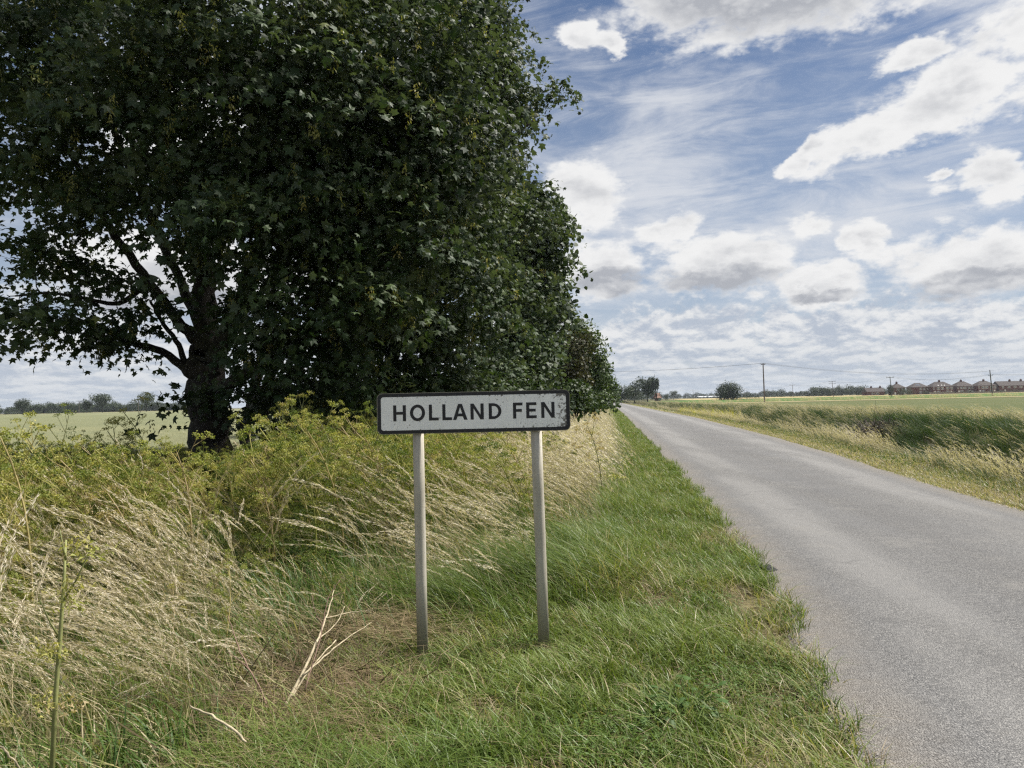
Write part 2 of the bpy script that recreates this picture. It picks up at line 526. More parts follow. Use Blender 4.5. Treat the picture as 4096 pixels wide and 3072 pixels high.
# --- sign
mt, t = new_mat('sign_white')
tc = t.n('ShaderNodeTexCoord').outputs['Object']
sx = t.n('ShaderNodeSeparateXYZ'); t.link(tc, sx.inputs[0])
xx, zz = sx.outputs[0], sx.outputs[2]
n1 = t.noise(tc, 55, 5, .7); n2 = t.noise(tc, 7, 4, .6); n3 = t.noise(tc, 190, 3, .6)
vs1 = t.vor(tc, 38); vsz = t.noise(tc, 11, 2)
base = t.ramp(n2, [(.3, (.80, .80, .785)), (.7, (.88, .88, .865))])
streak = t.noise(t.mapping(tc, scale=(90, 1, 4)), 1., 4, .6)
right = t.mapr(xx, .18, .56, 0, 1)
edgez = t.mapr(t.m('ABSOLUTE', zz), .075, .104, 0, 1)
edgex = t.mapr(xx, .50, .575, 0, 1)
grime = t.m('ADD', t.m('MULTIPLY', right, .07), t.m('ADD', t.m('MULTIPLY', edgez, .10), t.m('MULTIPLY', edgex, .13)))
spots = t.mapr(t.m('ADD', n1, grime), .66, .72, 0, 1, True)
strk = t.m('MULTIPLY', t.mapr(streak, .55, .70, 0, .8), t.mapr(xx, .0, .45, .12, 1))
strk = t.m('MULTIPLY', strk, t.mapr(n3, .4, .6, 0, 1))
dots = t.m('MULTIPLY', t.mapr(vs1, .12, .2, 1, 0), t.mapr(vsz, .48, .56, 0, .8))
dirt = t.m('MAXIMUM', t.m('MAXIMUM', spots, strk), dots)
c = t.mix(t.m('MULTIPLY', dirt, .88), base, t.ramp(n3, [(.3, (.045, .04, .03)), (.7, (.13, .11, .085))]))
finish(t, c, .38, n1, .08, .002, .4)
mt, t = new_mat('sign_black')
tc = t.n('ShaderNodeTexCoord').outputs['Object']
n1 = t.noise(tc, 28, 6, .7); n2 = t.noise(tc, 120, 4, .6)
c = t.mix(t.mapr(n1, .55, .72, 0, .6), (.016, .016, .020), t.ramp(n2, [(.35, (.03, .028, .026)), (.7, (.11, .10, .075))]))
finish(t, c, .42, n2, .1, .002, .35)
mt, t = new_mat('galvanised')
tc = t.n('ShaderNodeTexCoord').outputs['Object']
n1 = t.noise(t.mapping(tc, scale=(10, 10, 1.5)), 2.2, 6, .65); n2 = t.noise(tc, 75, 4, .6)
sx = t.n('ShaderNodeSeparateXYZ'); t.link(tc, sx.inputs[0])
c = t.ramp(n1, [(.25, (.31, .28, .225)), (.5, (.41, .38, .315)), (.75, (.51, .48, .42))])
c = t.mix(t.mapr(n2, .58, .7, 0, .45), c, (.12, .10, .07))
c = t.mix(t.m('MULTIPLY', t.mapr(sx.outputs[2], .42, .0, 0, .75), t.mapr(n1, .3, .6, .4, 1)), c, (.13, .12, .085))
finish(t, c, .6, n2, .12, .003, .35, 0)

# --- houses
mt, t = new_mat('brick_wall')
tc = t.n('ShaderNodeTexCoord').outputs['Object']
n = t.noise(tc, 3, 5, .7)
finish(t, t.ramp(n, [(.3, (.075, .030, .024)), (.7, (.135, .058, .045))]), .9, n, .3, .02)
mt, t = new_mat('roof_tile')
tc = t.n('ShaderNodeTexCoord').outputs['Object']
n = t.noise(t.mapping(tc, scale=(1, 1, 5)), 2, 5, .7)
finish(t, t.ramp(n, [(.3, (.040, .033, .031)), (.7, (.072, .058, .053))]), .9, n, .5, .05)
plain('red_tile', (.20, .12, .09), .9, .25, 2)
plain('white_frame', (.72, .72, .70), .6, .06, 4)
plain('window_glass', (.035, .045, .055), .12, .2, 1, .6)
plain('grey_fence', (.20, .18, .16), .85, .3, 1.5)
plain('pale_shed', (.45, .46, .47), .6, .15, .6)
plain('solar_glass', (.085, .09, .105), .8, .2, .8, .05)
plain('tar', (.022, .022, .024), .7, .4, 60, .3, 0, .9, .02)
plain('stone_chip', (.30, .28, .25), .85, .35, 40)
plain('dry_wood', (.37, .315, .215), .9, .5, 30, .1)
plain('red_stalk', (.19, .12, .09), .7, .3, 22)
plain('green_stalk', (.19, .20, .075), .65, .3, 14)
plain('twig_brown', (.12, .098, .085), .9, .3, 14)
M = MATS

# ================================================================== road frame
A = R(7.5)
sA, cA = math.sin(A), math.cos(A)


def XY(s, n):
    return s * sA + n * cA, s * cA - n * sA


def SN(x, y):
    return x * sA + y * cA, x * cA - y * sA


def nL(s):
    return np.interp(s, [-40, 3.2, 4.8, 6.9, 12, 18, 34, 76, 120, 220, 420, 900], [.95, .98, 1.04, 1.30, 1.34, 1.31, 1.27, 1.25, 1.0, .05, -3.5, -20])


def edgeL(s):
    s = np.asarray(s, float)
    return nL(s) + .22 * (fbm2(s * 1.1, s * 0, 5, 4) - .5) + .06 * (fbm2(s * 6, s * 0, 9, 3) - .5)


def nR(s):
    return np.interp(s, [-40, 10, 13.4, 16.3, 20, 27, 37, 61, 90, 132, 220, 319, 420, 900], [5.1, 5.2, 5.3, 5.5, 5.75, 6.05, 6.25, 6.6, 6.2, 5.85, 5.2, 4.4, 2.2, -14.5])


def nV(s):
    """where the mown verge ends and the tall growth begins"""
    return np.interp(s, [-5, 3.0, 4.0, 4.7, 5.3, 5.9, 8.7, 18, 92, 200], [-1.6, -1.52, -1.48, -1.36, -.75, -.12, .03, .2, -.2, -.9])


def sst(a, b, x):
    q = np.clip((np.asarray(x, float) - a) / (b - a), 0, 1)
    return q * q * (3 - 2 * q)


def Hsn(s, n):
    s = np.asarray(s, float); n = np.asarray(n, float)
    l = nL(s) - n            # metres out from the left edge
    r = n - nR(s)            # metres out from the right edge
    h = .055 * sst(.15, .9, l) - .055 * sst(1.6, 2.4, l) * (1 - sst(6, 9, s))
    h = h + .22 * sst(1.8, 4.2, l) * sst(4, 9, s) - .22 * sst(7.5, 10.5, l) * sst(4, 9, s)
    h = h + .03 * sst(.1, .8, r) - 1.95 * sst(1.15, 3.7, r) + 2.20 * sst(4.4, 7.8, r) - .22 * sst(8.6, 11, r)
    h = h - .075 * np.exp(-((s - 4.7) / 1.1) ** 2 - ((n + .9) / .95) ** 2)
    on = (l > 0) | (r > 0)
    h = h + np.where(on, .03 * (fbm2(s * .9, n * .9, 3, 3) - .5) * np.exp(-np.abs(s) / 60), 0)
    return np.where(on, h, 0.)


def Hxy(x, y):
    return Hsn(*SN(np.asarray(x), np.asarray(y)))


# ================================================================== the setting
ss = np.concatenate([np.linspace(-70, 0, 8)[:-1], np.linspace(0, 20, 51)[:-1], np.linspace(20, 60, 41)[:-1], np.geomspace(60, 5000, 34)])
lo = np.concatenate([-np.geomspace(3000, 14, 14), np.linspace(-12, 0, 31)])
ro = np.concatenate([np.linspace(0, 12, 31), np.geomspace(14, 3000, 14)])
S1, L1 = np.meshgrid(ss, lo, indexing='ij'); S2, L2 = np.meshgrid(ss, ro, indexing='ij')
Ng = np.concatenate([nL(S1) + L1 + .12 * (L1 == 0), nR(S2) + L2 - .12 * (L2 == 0)], 1)
Sg = np.concatenate([S1, S2], 1)
gx, gy = XY(Sg, Ng)
gz = Hsn(Sg, Ng) - .012 * ((Ng > nL(Sg)) & (Ng < nR(Sg)))
V = np.stack([gx, gy, gz], -1)
a, b = V.shape[:2]
ii = (np.arange(a - 1)[:, None] * b + np.arange(b - 1)[None]).ravel()
g = MB().add(V.reshape(-1, 3), np.stack([ii, ii + 1, ii + b + 1, ii + b], 1)).build('ground', M['earth'], smooth=True)
tag(g, 'bare earth and litter under the verges, ditch and fields', 'ground', kind='structure')

ss = np.concatenate([np.arange(-12, 1, 1.), np.arange(1, 14, .06), np.arange(14, 40, .3), np.geomspace(40, 900, 60)])
cross = np.concatenate([[0, .012, .03, .06, .1], np.linspace(.16, .84, 12), [.9, .94, .97, .988, 1]])
el_ = edgeL(ss)
er_ = nR(ss) + .22 * (fbm2(ss * .8, ss * 0 + 4, 6, 4) - .5) + .05 * (fbm2(ss * 5, ss * 0, 8, 3) - .5)
Nn = el_[:, None] + (er_ - el_)[:, None] * cross[None]
rx, ry = XY(np.repeat(ss[:, None], len(cross), 1), Nn)
rz = .012 + .05 * (1 - (2 * cross[None] - 1) ** 2) * np.ones((len(ss), 1)) - .025 * np.isin(cross, [0, 1])[None]
V = np.stack([rx, ry, rz], -1); a, b = V.shape[:2]
ii = (np.arange(a - 1)[:, None] * b + np.arange(b - 1)[None]).ravel()
tn = np.repeat(np.minimum(cross, 1 - cross)[None] * 2, a, 0).ravel()
road = MB().add(V.reshape(-1, 3), np.stack([ii, ii + 1, ii + b + 1, ii + b], 1), tn).build('road', M['asphalt'], smooth=True)
tag(road, 'narrow grey lane with worn chippings and crumbling edges', 'road', kind='structure')


def sheet(name, pts, z, mat, label, cat='field', skirt=.5):
    n = len(pts)
    v = [(x, y, z) for x, y in pts] + [(x, y, z - skirt) for x, y in pts]
    mb = MB().add(v, [np.array([list(range(n))])] + [np.array([[i, i + n, (i + 1) % n + n, (i + 1) % n] for i in range(n)])])
    return tag(mb.build(name, M[mat]), label, cat, kind='structure')


def XYl(lst):
    return [XY(s, n) for s, n in lst]


sheet('wheat_field', XYl([(-60, -10.6), (100, -10.3), (430, -14), (470, -600), (-60, -600)]), .58, 'wheat_crop', 'pale green wheat field behind the roadside trees', skirt=.8)
sheet('stubble_strip', [(-420, 455), (-30, 452), (-30, 520), (-520, 515)], .60, 'straw_strip', 'straw coloured strip at the far edge of the wheat')
sheet('olive_field', XYl([(0, 16.0), (60, 17.2), (150, 16.8), (158, 40), (150, 400), (0, 330)]), .12, 'olive_crop', 'olive green crop beyond the ditch on the right', skirt=.2)
sheet('grass_strip', [(40, 163), (400, 163), (400, 187), (40, 186)], .10, 'straw_strip', 'pale uncut grass strip between the right hand fields', skirt=.2)
sheet('green_field', [(44, 187), (700, 188), (700, 395), (70, 395)], .12, 'green_crop', 'bright green crop before the houses', skirt=.2)
sheet('barley_field', [(96, 400), (700, 400), (1200, 900), (190, 900)], .14, 'barley_crop', 'ripe yellow barley field far off on the right', skirt=.2)

# ================================================================== grass blades
def blades(mb, root, h, wd, azim, bend, tint, K=4, wind=(-.25, .0), wmax=1.0, face=None):
    """ribbons with K segments; wind pushes the tips"""
    N = len(root)
    if N == 0:
        return
    t = np.linspace(0, 1, K + 1)[None, :]
    h = h[:, None]; bd = bend[:, None]
    dxh = np.cos(azim)[:, None] * bd * h * t ** 2 + wind[0] * h * t ** 1.8
    dyh = np.sin(azim)[:, None] * bd * h * t ** 2 + wind[1] * h * t ** 1.8
    dzh = h * (t - .42 * np.minimum(bd + abs(wind[0]), 1.3) * t ** 2)
    c = root[:, None, :] + np.stack([dxh, dyh, dzh], -1)
    fa = azim + np.pi / 2 + rng.normal(0, .5, N) if face is None else face
    sd_ = np.stack([np.cos(fa), np.sin(fa), np.zeros(N)], -1)[:, None, :]
    ww = (wd[:, None] * (1 - t) ** .75 * .5)[..., None]
    lft, rgt = c - sd_ * ww, c + sd_ * ww
    v = np.concatenate([np.stack([lft[:, :-1], rgt[:, :-1]], 2).reshape(N, 2 * K, 3), c[:, -1:]], 1)
    nv = 2 * K + 1
    o = np.arange(N)[:, None] * nv
    q = np.arange(K - 1)[None] * 2
    quads = np.stack([o + q, o + q + 1, o + q + 3, o + q + 2], -1).reshape(-1, 4)
    tri = np.concatenate([o + 2 * K - 2, o + 2 * K - 1, o + 2 * K], 1)
    mb.add(v.reshape(-1, 3), [quads, tri] if K > 1 else [tri], np.repeat(np.clip(tint, 0, 1), nv))


def scatter(s0, s1, f0, f1, dens, power=1.0):
    """random (s, n) between two boundary functions, density per square metre"""
    grid = np.linspace(s0, s1, 60)
    wid = np.maximum(f1(grid) - f0(grid), 0)
    area = float(((wid[1:] + wid[:-1]) / 2 * np.diff(grid)).sum())
    N = int(area * dens)
    cdf = np.concatenate([[0], np.cumsum((wid[1:] + wid[:-1]) / 2)]); cdf /= cdf[-1]
    s = np.interp(rng.random(N), cdf, grid)
    return s, f0(s) + (f1(s) - f0(s)) * rng.random(N)


def ground_pts(s, n):
    x, y = XY(s, n)
    return np.stack([x, y, Hsn(s, n) - .005], -1)


# --- mown verge on the left
vb = MB()
for (s0, s1, dens, K, hs, ws) in ((1.6, 3.6, 3600, 4, 1.15, 1.25), (3.6, 7, 3000, 4, 1.05, 1.25), (7, 13, 2300, 3, .95, 1.3), (13, 26, 1100, 2, .95, 2.0), (26, 60, 420, 2, 1.0, 3.6), (60, 150, 110, 2, 1.0, 7.5)):
    s, n = scatter(s0, s1, lambda q: nV(q) - .25, lambda q: nL(q) + .22, dens)
    pt = fbm2(s * 1.3, n * 1.3, 11, 4); pf = fbm2(s * 3.1 + 7, n * 3.1, 13, 3)
    em = edgeL(s) + .03 - n
    tuft = .09 * sst(.5, .7, fbm2(s * 3.3, n * 0, 23, 2)) + .05 * rng.random(len(s))
    kk = em > -tuft
    s, n, pt, pf, em = (q[kk] for q in (s, n, pt, pf, em))
    edge = np.exp(-(em / .22) ** 2)
    keep = rng.random(len(s)) < np.clip(1.2 - 1.5 * (sst(.60, .74, pf)) - .45 * (em < .0), .12, 1)
    s, n, pt, pf, edge, em = (q[keep] for q in (s, n, pt, pf, edge, em))
    N = len(s)
    h = (.05 + .13 * rng.random(N) ** 1.3 + .13 * sst(.44, .66, pt) * rng.random(N) + .06 * edge * (fbm2(s * 2, n * 0, 4, 2) > .45)) * hs
    h *= 1 + .9 * sst(.7, 0.1, n - nV(s)) * (s > 5)
    px_, py_ = XY(s, n)
    h = h * (1 - .55 * np.exp(-((px_ + .59) ** 2 + (py_ - 4.6) ** 2) / .06) - .55 * np.exp(-((px_ - .16) ** 2 + (py_ - 4.6) ** 2) / .06))
    h = h * (.6 + .8 * fbm2(s * 4.5, n * 4.5, 17, 2))
    tint = .28 + .26 * pt + rng.normal(0, .085, N) + .30 * sst(.55, .72, pf)
    dry = rng.random(N) < .06 + .22 * sst(.56, .7, pf) + .15 * edge * (s < 6)
    tint = np.where(dry, .80 + .16 * rng.random(N), tint)
    wd = (.0038 + .0045 * rng.random(N) ** 1.5) * ws
    blades(vb, ground_pts(s, n), h, wd, rng.random(N) * 2 * np.pi, .35 + .75 * rng.random(N), tint, K, wind=(-.18, -.05))
o = vb.build('verge_grass', M['verge_blade']); tag(o, 'short mown green grass along the left edge of the road', 'grass', kind='stuff')

# --- clover and small flat leaves in the mown grass
cb = MB()
s, n = scatter(1.8, 8, lambda q: nV(q) + .1, lambda q: nL(q) - .02, 2600)
pc = fbm2(s * 1.7 + 3, n * 1.7 + 9, 71, 3)
kk = rng.random(len(s)) < sst(.54, .64, pc)
q_ = ground_pts(s[kk], n[kk]); N = len(q_)
q_[:, 2] += .02 + .055 * rng.random(N)
for k in range(3):
    th = rng.random(N) * 6.28 + k * 2.09
    d_ = np.stack([np.cos(th), np.sin(th), rng.normal(0, .25, N)], -1); e_ = np.stack([-np.sin(th), np.cos(th), rng.normal(0, .2, N)], -1)
    z_ = (.006 + .006 * rng.random(N))[:, None]
    cb.add(np.stack([q_, q_ + d_ * z_ * .6 + e_ * z_ * .5, q_ + d_ * z_ * 1.2, q_ + d_ * z_ * .6 - e_ * z_ * .5], 1).reshape(-1, 3), np.arange(N)[:, None] * 4 + np.arange(4)[None], np.repeat(.3 + .4 * rng.random(N), 4))
o = cb.build('clover', leaf_mat('clover_leaf', [(0, (.04, .09, .015)), (1, (.12, .19, .04))], trans=.3, inst=0)); tag(o, 'patches of clover leaves in the mown verge', 'clover', kind='stuff')

# --- dead thatch lying in the verge
tb = MB()
s, n = scatter(1.8, 9, lambda q: nV(q) - .6, lambda q: nL(q) + .12, 620)
pf = fbm2(s * 3.1 + 7, n * 3.1, 13, 3)
keep = rng.random(len(s)) < .10 + .7 * sst(.5, .68, pf)
s, n = s[keep], n[keep]; N = len(s)
rt_ = ground_pts(s, n); rt_[:, 2] += .012 + .02 * rng.random(N)
blades(tb, rt_, .05 + .10 * rng.random(N), .0028 + .002 * rng.random(N), rng.random(N) * 6.28, 1.2 + 1.6 * rng.random(N), rng.random(N), 2, wind=(-.1, 0))
# the flattened hay by the left post
N = 650
cx = rng.normal(0, 1, (N, 2))
hx, hy = -.98 + .34 * cx[:, 0], 5.05 + .16 * cx[:, 1]
rt_ = np.stack([hx, hy, Hxy(hx, hy) + .02 + .10 * rng.random(N) * np.exp(-cx[:, 0] ** 2)], -1)
blades(tb, rt_, .10 + .18 * rng.random(N), .003 + .002 * rng.random(N), rng.normal(0, .5, N) + np.pi * (rng.random(N) < .5), 1.6 + 1.4 * rng.random(N), .35 + .6 * rng.random(N), 3, wind=(0, 0))
N = 1500
cx = rng.normal(0, 1, (N, 2))
hx, hy = -1.0 + .24 * cx[:, 0], 3.75 + .5 * cx[:, 1]
rt_ = np.stack([hx, hy, Hxy(hx, hy) + .01 + .05 * rng.random(N)], -1)
blades(tb, rt_, .08 + .18 * rng.random(N), .003 + .002 * rng.random(N), rng.random(N) * 6.28, 1.4 + 1.4 * rng.random(N), .2 + .7 * rng.random(N), 3, wind=(0, 0))
for k in range(420):
    c0 = np.array((-1.12 + rng.normal(0, .28), 4.15 + rng.normal(0, .42), 0.)); c0[2] = float(Hxy(c0[0], c0[1])) + .16 * rng.random() ** 2
    d0 = rng.normal(0, 1, 3) * (1, 1, .45) + (-.2, 0, .25); d0 /= np.linalg.norm(d0); L0 = .10 + .28 * rng.random()
    tb.tube(np.array([c0, c0 + d0 * L0 * .5 + rng.normal(0, .012, 3), c0 + d0 * L0 + rng.normal(0, .02, 3)]), np.array((.0024, .002, .001)) * (.7 + rng.random()), 3, rng.random() * .75, cap=False)
o = tb.build('flattened_hay', M['hay']); tag(o, 'flattened brown hay and thatch lying about the sign posts', 'hay', kind='stuff')

# --- verge on the far side of the road
vb = MB()
for (s0, s1, dens, ws, K) in ((7.5, 16, 1100, 1.6, 3), (16, 34, 520, 3, 2), (34, 80, 170, 6, 2), (80, 200, 40, 14, 1)):
    s, n = scatter(s0, s1, lambda q: nR(q) - .10, lambda q: nR(q) + 1.25, dens)
    r = n - nR(s); pt = fbm2(s * .9, n * 1.2, 21, 4); N = len(s)
    h = .04 + .09 * rng.random(N) + .14 * sst(.8, 1.5, r)
    tint = .40 + .25 * pt + rng.normal(0, .1, N) + .42 * np.exp(-((r - .25) / .35) ** 2) * rng.random(N)
    tint = np.where(rng.random(N) < .45 + .3 * (r < .5), .86 + .14 * rng.random(N), tint - .26)
    blades(vb, ground_pts(s, n), h, .005 * ws * (.7 + .6 * rng.random(N)), rng.random(N) * 6.28, .4 + .6 * rng.random(N), tint, K, wind=(-.2, 0))
o = vb.build('far_verge_grass', M['verge_blade']); tag(o, 'short parched grass along the right edge of the road', 'grass', kind='stuff')

# --- long green leaves under the tall left hand growth
ub = MB()
for (s0, s1, f0, dens, K, ws) in ((1.2, 4.5, lambda q: -3.6 + 0 * q, 800, 4, 1.0), (4.5, 8, lambda q: -6.2 + 0 * q, 330, 4, 1.2), (8, 16, lambda q: nV(q) - 3.0, 330, 3, 1.7), (16, 45, lambda q: nV(q) - 2.2, 130, 2, 3.2)):
    s, n = scatter(s0, s1, f0, lambda q: nV(q) + .02, dens); N = len(s)
    pt = fbm2(s * .8, n * .8, 31, 3)
    depth = nV(s) - n
    h = (.18 + .30 * rng.random(N)) * (.55 + .45 * sst(0, .7, depth))
    tint = .20 + .30 * pt + rng.normal(0, .10, N)
    tint = np.where(rng.random(N) < .38, .74 + .24 * rng.random(N), tint - .06)
    blades(ub, ground_pts(s, n), h, (.005 + .005 * rng.random(N)) * ws, rng.random(N) * 6.28, .4 + .7 * rng.random(N), tint, K, wind=(-.35, -.05))
# bent green tussocks behind the sign
for (cx_, cy_, r1_, r2_, cnt) in ((.35, 6.15, .55, .4, 1100), (-.45, 5.75, .5, .35, 700), (.05, 6.9, .6, .5, 800), (.75, 7.3, .4, .5, 500)):
    q = rng.normal(0, .6, (cnt, 2))
    x, y = cx_ + q[:, 0] * r1_, cy_ + q[:, 1] * r2_
    rt_ = np.stack([x, y, Hxy(x, y)], -1)
    blades(ub, rt_, .32 + .34 * rng.random(cnt), .004 + .004 * rng.random(cnt), rng.normal(np.pi, 1.1, cnt), .35 + .6 * rng.random(cnt), .20 + .34 * rng.random(cnt) ** 1.5, 5, wind=(-.42, -.10))
# lush tufts in the left foreground
for (cx_, cy_, r1_, cnt) in ((-.75, 2.95, .20, 520), (-.42, 2.85, .15, 320), (-.95, 3.25, .14, 260), (-.2, 3.1, .14, 200)):
    q = rng.normal(0, .7, (cnt, 2)) * r1_
    x, y = cx_ + q[:, 0], cy_ + q[:, 1]
    rt_ = np.stack([x, y, Hxy(x, y)], -1)
    blades(ub, rt_, .16 + .16 * rng.random(cnt), .004 + .004 * rng.random(cnt), rng.random(cnt) * 6.28, .6 + .6 * rng.random(cnt), .22 + .25 * rng.random(cnt), 5, wind=(-.1, -.1))
o = ub.build('long_grass', M['verge_blade']); tag(o, 'long bent green grass among the tall dry stems', 'grass', kind='stuff')

# ================================================================== scattered copies
PROTO = bpy.data.collections.new('plant_sources')       # only sources for the scatters, never linked to the scene


def proto_coll(name, meshes):
    c = bpy.data.collections.new(name)
    for k, me in enumerate(meshes):
        c.objects.link(bpy.data.objects.new('%s_%02d' % (name, k), me))
    return c


def gn_scatter(name, coll, pts, rot, scl, idx, mats):
    me = bpy.data.meshes.new(name)
    N = len(pts)
    me.vertices.add(N); me.vertices.foreach_set('co', np.asarray(pts, np.float32).ravel())
    for nm, typ, arr, key in (('rot', 'FLOAT_VECTOR', rot, 'vector'), ('scl', 'FLOAT', scl, 'value'), ('idx', 'INT', idx, 'value')):
        at_ = me.attributes.new(nm, typ, 'POINT')
        at_.data.foreach_set(key, np.ascontiguousarray(arr, np.int32 if typ == 'INT' else np.float32).ravel())
    for mm in mats:
        me.materials.append(mm)
    o = link(bpy.data.objects.new(name, me))
    ng = bpy.data.node_groups.new(name + '_scatter', 'GeometryNodeTree')
    ng.interface.new_socket('Geometry', in_out='INPUT', socket_type='NodeSocketGeometry')
    ng.interface.new_socket('Geometry', in_out='OUTPUT', socket_type='NodeSocketGeometry')
    N_ = ng.nodes.new
    gi, go = N_('NodeGroupInput'), N_('NodeGroupOutput')
    ci = N_('GeometryNodeCollectionInfo'); ci.inputs[0].default_value = coll
    ci.inputs['Separate Children'].default_value = True; ci.inputs['Reset Children'].default_value = True
    ip = N_('GeometryNodeInstanceOnPoints'); ip.inputs['Pick Instance'].default_value = True

    def na(nm, typ):
        q = N_('GeometryNodeInputNamedAttribute'); q.data_type = typ; q.inputs[0].default_value = nm
        return q.outputs[0]
    er = N_('FunctionNodeEulerToRotation')
    L = ng.links.new
    L(gi.outputs[0], ip.inputs['Points']); L(ci.outputs[0], ip.inputs['Instance'])
    L(na('rot', 'FLOAT_VECTOR'), er.inputs[0]); L(er.outputs[0], ip.inputs['Rotation'])
    L(na('scl', 'FLOAT'), ip.inputs['Scale']); L(na('idx', 'INT'), ip.inputs['Instance Index'])
    L(ip.outputs[0], go.inputs[0])
    md = o.modifiers.new('scatter', 'NODES'); md.node_group = ng
    return o


def stem_curve(base, length, lean, side, K=7, droop=.5):
    """a stalk leaning left in the wind (-x), head drooping"""
    t = np.linspace(0, 1, K)
    x = -length * (lean * t ** 1.5 + droop * .28 * t ** 4)
    y = length * side * t ** 1.3
    z = length * (t * math.sqrt(max(.15, 1 - lean * lean)) - .16 * droop * t ** 4)
    return base + np.stack([x, y, z], -1)


def flat_ribbon(mb, c, w, tint):
    """a thin ribbon facing the road side"""
    n = len(c)
    wv = np.linspace(1, .45, n)[:, None] * w * .5
    sd_ = np.array((.72, .5, .48))
    v = np.stack([c - sd_ * wv, c + sd_ * wv], 1).reshape(-1, 3)
    i = np.arange(n - 1) * 2
    mb.add(v, np.stack([i, i + 1, i + 3, i + 2], 1), tint)


def grass_clump(seed, nst, hmin, hmax, pan, spread=.16, mat='straw_stem', tb=.55, lean=.45, wst=.0022, psz=1.0):
    r = np.random.default_rng(seed)
    mb = MB()
    for k in range(nst):
        base = np.array([*(r.normal(0, spread, 2)), -.02])
        L_ = hmin + (hmax - hmin) * r.random()
        c = stem_curve(base, L_, lean + r.normal(0, .12), r.normal(0, .14), 8, .5 + .5 * r.random())
        tt = np.clip(tb + r.normal(0, .14), 0, 1)
        flat_ribbon(mb, c, wst, tt * .62)
        if pan > 0:
            # feathery seed head: spikelets lie along the drooping top of the stalk
            m_ = int(pan * (.7 + .6 * r.random()))
            hd = min(.5, (.22 + .14 * r.random()) * (psz ** .25) / L_)
            u = 1 - hd * r.random(m_) ** .85
            kn = np.linspace(0, 1, 8)
            p = np.stack([np.interp(u, kn, c[:, q]) for q in range(3)], -1)
            p2 = np.stack([np.interp(np.minimum(u + .04, 1.04), np.append(kn, 1.05), np.append(c[:, q], c[-1, q] + (c[-1, q] - c[-2, q]) * .35)) for q in range(3)], -1)
            d = p2 - p; d /= np.linalg.norm(d, axis=1)[:, None] + 1e-9
            wid = np.sin(np.pi * np.clip((1 - u) / hd, .08, 1) ** .6)
            p = p + r.normal(0, 1, (m_, 3)) * (.0058 * psz * wid)[:, None] + np.array((-.004, 0, -.004)) * psz
            d = d + r.normal(0, .17, (m_, 3)); d /= np.linalg.norm(d, axis=1)[:, None]
            sz = (.010 + .008 * r.random(m_)) * psz
            sw = np.cross(d, r.normal(0, 1, (m_, 3))); sw /= np.linalg.norm(sw, axis=1)[:, None]
            a_ = p - d * sz[:, None]; b_ = p + d * sz[:, None]
            w_ = sw * (.0021 * psz)
            v = np.stack([a_, p - w_, b_, p + w_], 1).reshape(-1, 3)
            i = np.arange(m_)[:, None] * 4
            mb.add(v, i + np.arange(4)[None], np.repeat(np.clip(tt + .16 + r.normal(0, .07, m_), 0, 1), 4))
    return mb.mesh('grass_clump', M[mat])


def leaf_clump(seed, nb, hmin, hmax, mat, spread=.15, wd=.008, tb=.4, lean=.25):
    r = np.random.default_rng(seed)
    mb = MB()
    root = np.concatenate([r.normal(0, spread, (nb, 2)), np.full((nb, 1), -.03)], 1)
    blades(mb, root, hmin + (hmax - hmin) * r.random(nb), wd * (.6 + .8 * r.random(nb)), r.random(nb) * 6.28, .2 + .6 * r.random(nb), np.clip(tb + r.normal(0, .2, nb), 0, 1), 4, wind=(-lean, 0))
    return mb.mesh('leaf_clump', M[mat])


# --- tall dry seeding grass on the left
dry_near = proto_coll('dry_grass', [grass_clump(100 + k, 7, .62, 1.18, 92, .085, tb=.48 + .09 * (k % 4), psz=1.0, wst=.0028, lean=.46) for k in range(10)])
dry_far = proto_coll('dry_grass_far', [grass_clump(140 + k, 11, .6, 1.0, 12, .2, tb=.72 + .06 * (k % 3), wst=.006, psz=2.4) for k in range(6)])


def place(s, n, nvar, smin=.75, smax=1.15, tilt=.12):
    N = len(s)
    rot = np.stack([rng.normal(0, tilt, N), rng.normal(0, tilt, N), rng.normal(0, .32, N)], -1)
    return ground_pts(s, n), rot, smin + (smax - smin) * rng.random(N), rng.integers(0, nvar, N)


def cat_(*pl):
    return [np.concatenate(q) for q in zip(*pl)]


pl = []
s, n = scatter(1.5, 6.3, lambda q: -5.0 + 0 * q, lambda q: nV(q) - .30, 27)
k_ = (fbm2(s * 1.1, n * 1.1, 41, 2) > .46) & ~((np.abs(s - 5.0) < .5) & (n > -1.75))
hgt = .5 + .5 * sst(0, 1.3, nV(s) - n)
p_, r_, c_, i_ = place(s[k_], n[k_], 10, .6, 1.2, .14)
wild = rng.random(len(p_)) < .25
r_[wild, 2] += rng.normal(0, 1.0, wild.sum()); r_[wild, 1] += rng.normal(0, .3, wild.sum())
_ =0; pl.append((p_, r_, c_ * hgt[k_], i_))
s, n = scatter(6.3, 12, lambda q: nV(q) - 3.4, lambda q: nV(q) - .12, 12)
k_ = fbm2(s * .7, n * .7, 43, 3) > .44 - .25 * (n > -1.2 ) * (s > 8)
pl.append(place(s[k_], n[k_], 10, .8, 1.2))
o = gn_scatter('tall_dry_grass', dry_near, *cat_(*pl), [M['straw_stem']])
tag(o, 'tall straw coloured seeding grass leaning left before the trees', 'grass', kind='stuff')
pl = []
for s0, s1, dn in ((11, 22, 11), (22, 45, 6), (45, 100, 2.2)):
    s, n = scatter(s0, s1, lambda q: nV(q) - 3.2, lambda q: nV(q) - .02, dn)
    pl.append(place(s, n, 6, .85, 1.2))
o = gn_scatter('bleached_grass', dry_far, *cat_(*pl), [M['straw_stem']])
tag(o, 'bleached seeding grass bank running along the verge into the distance', 'grass', kind='stuff')

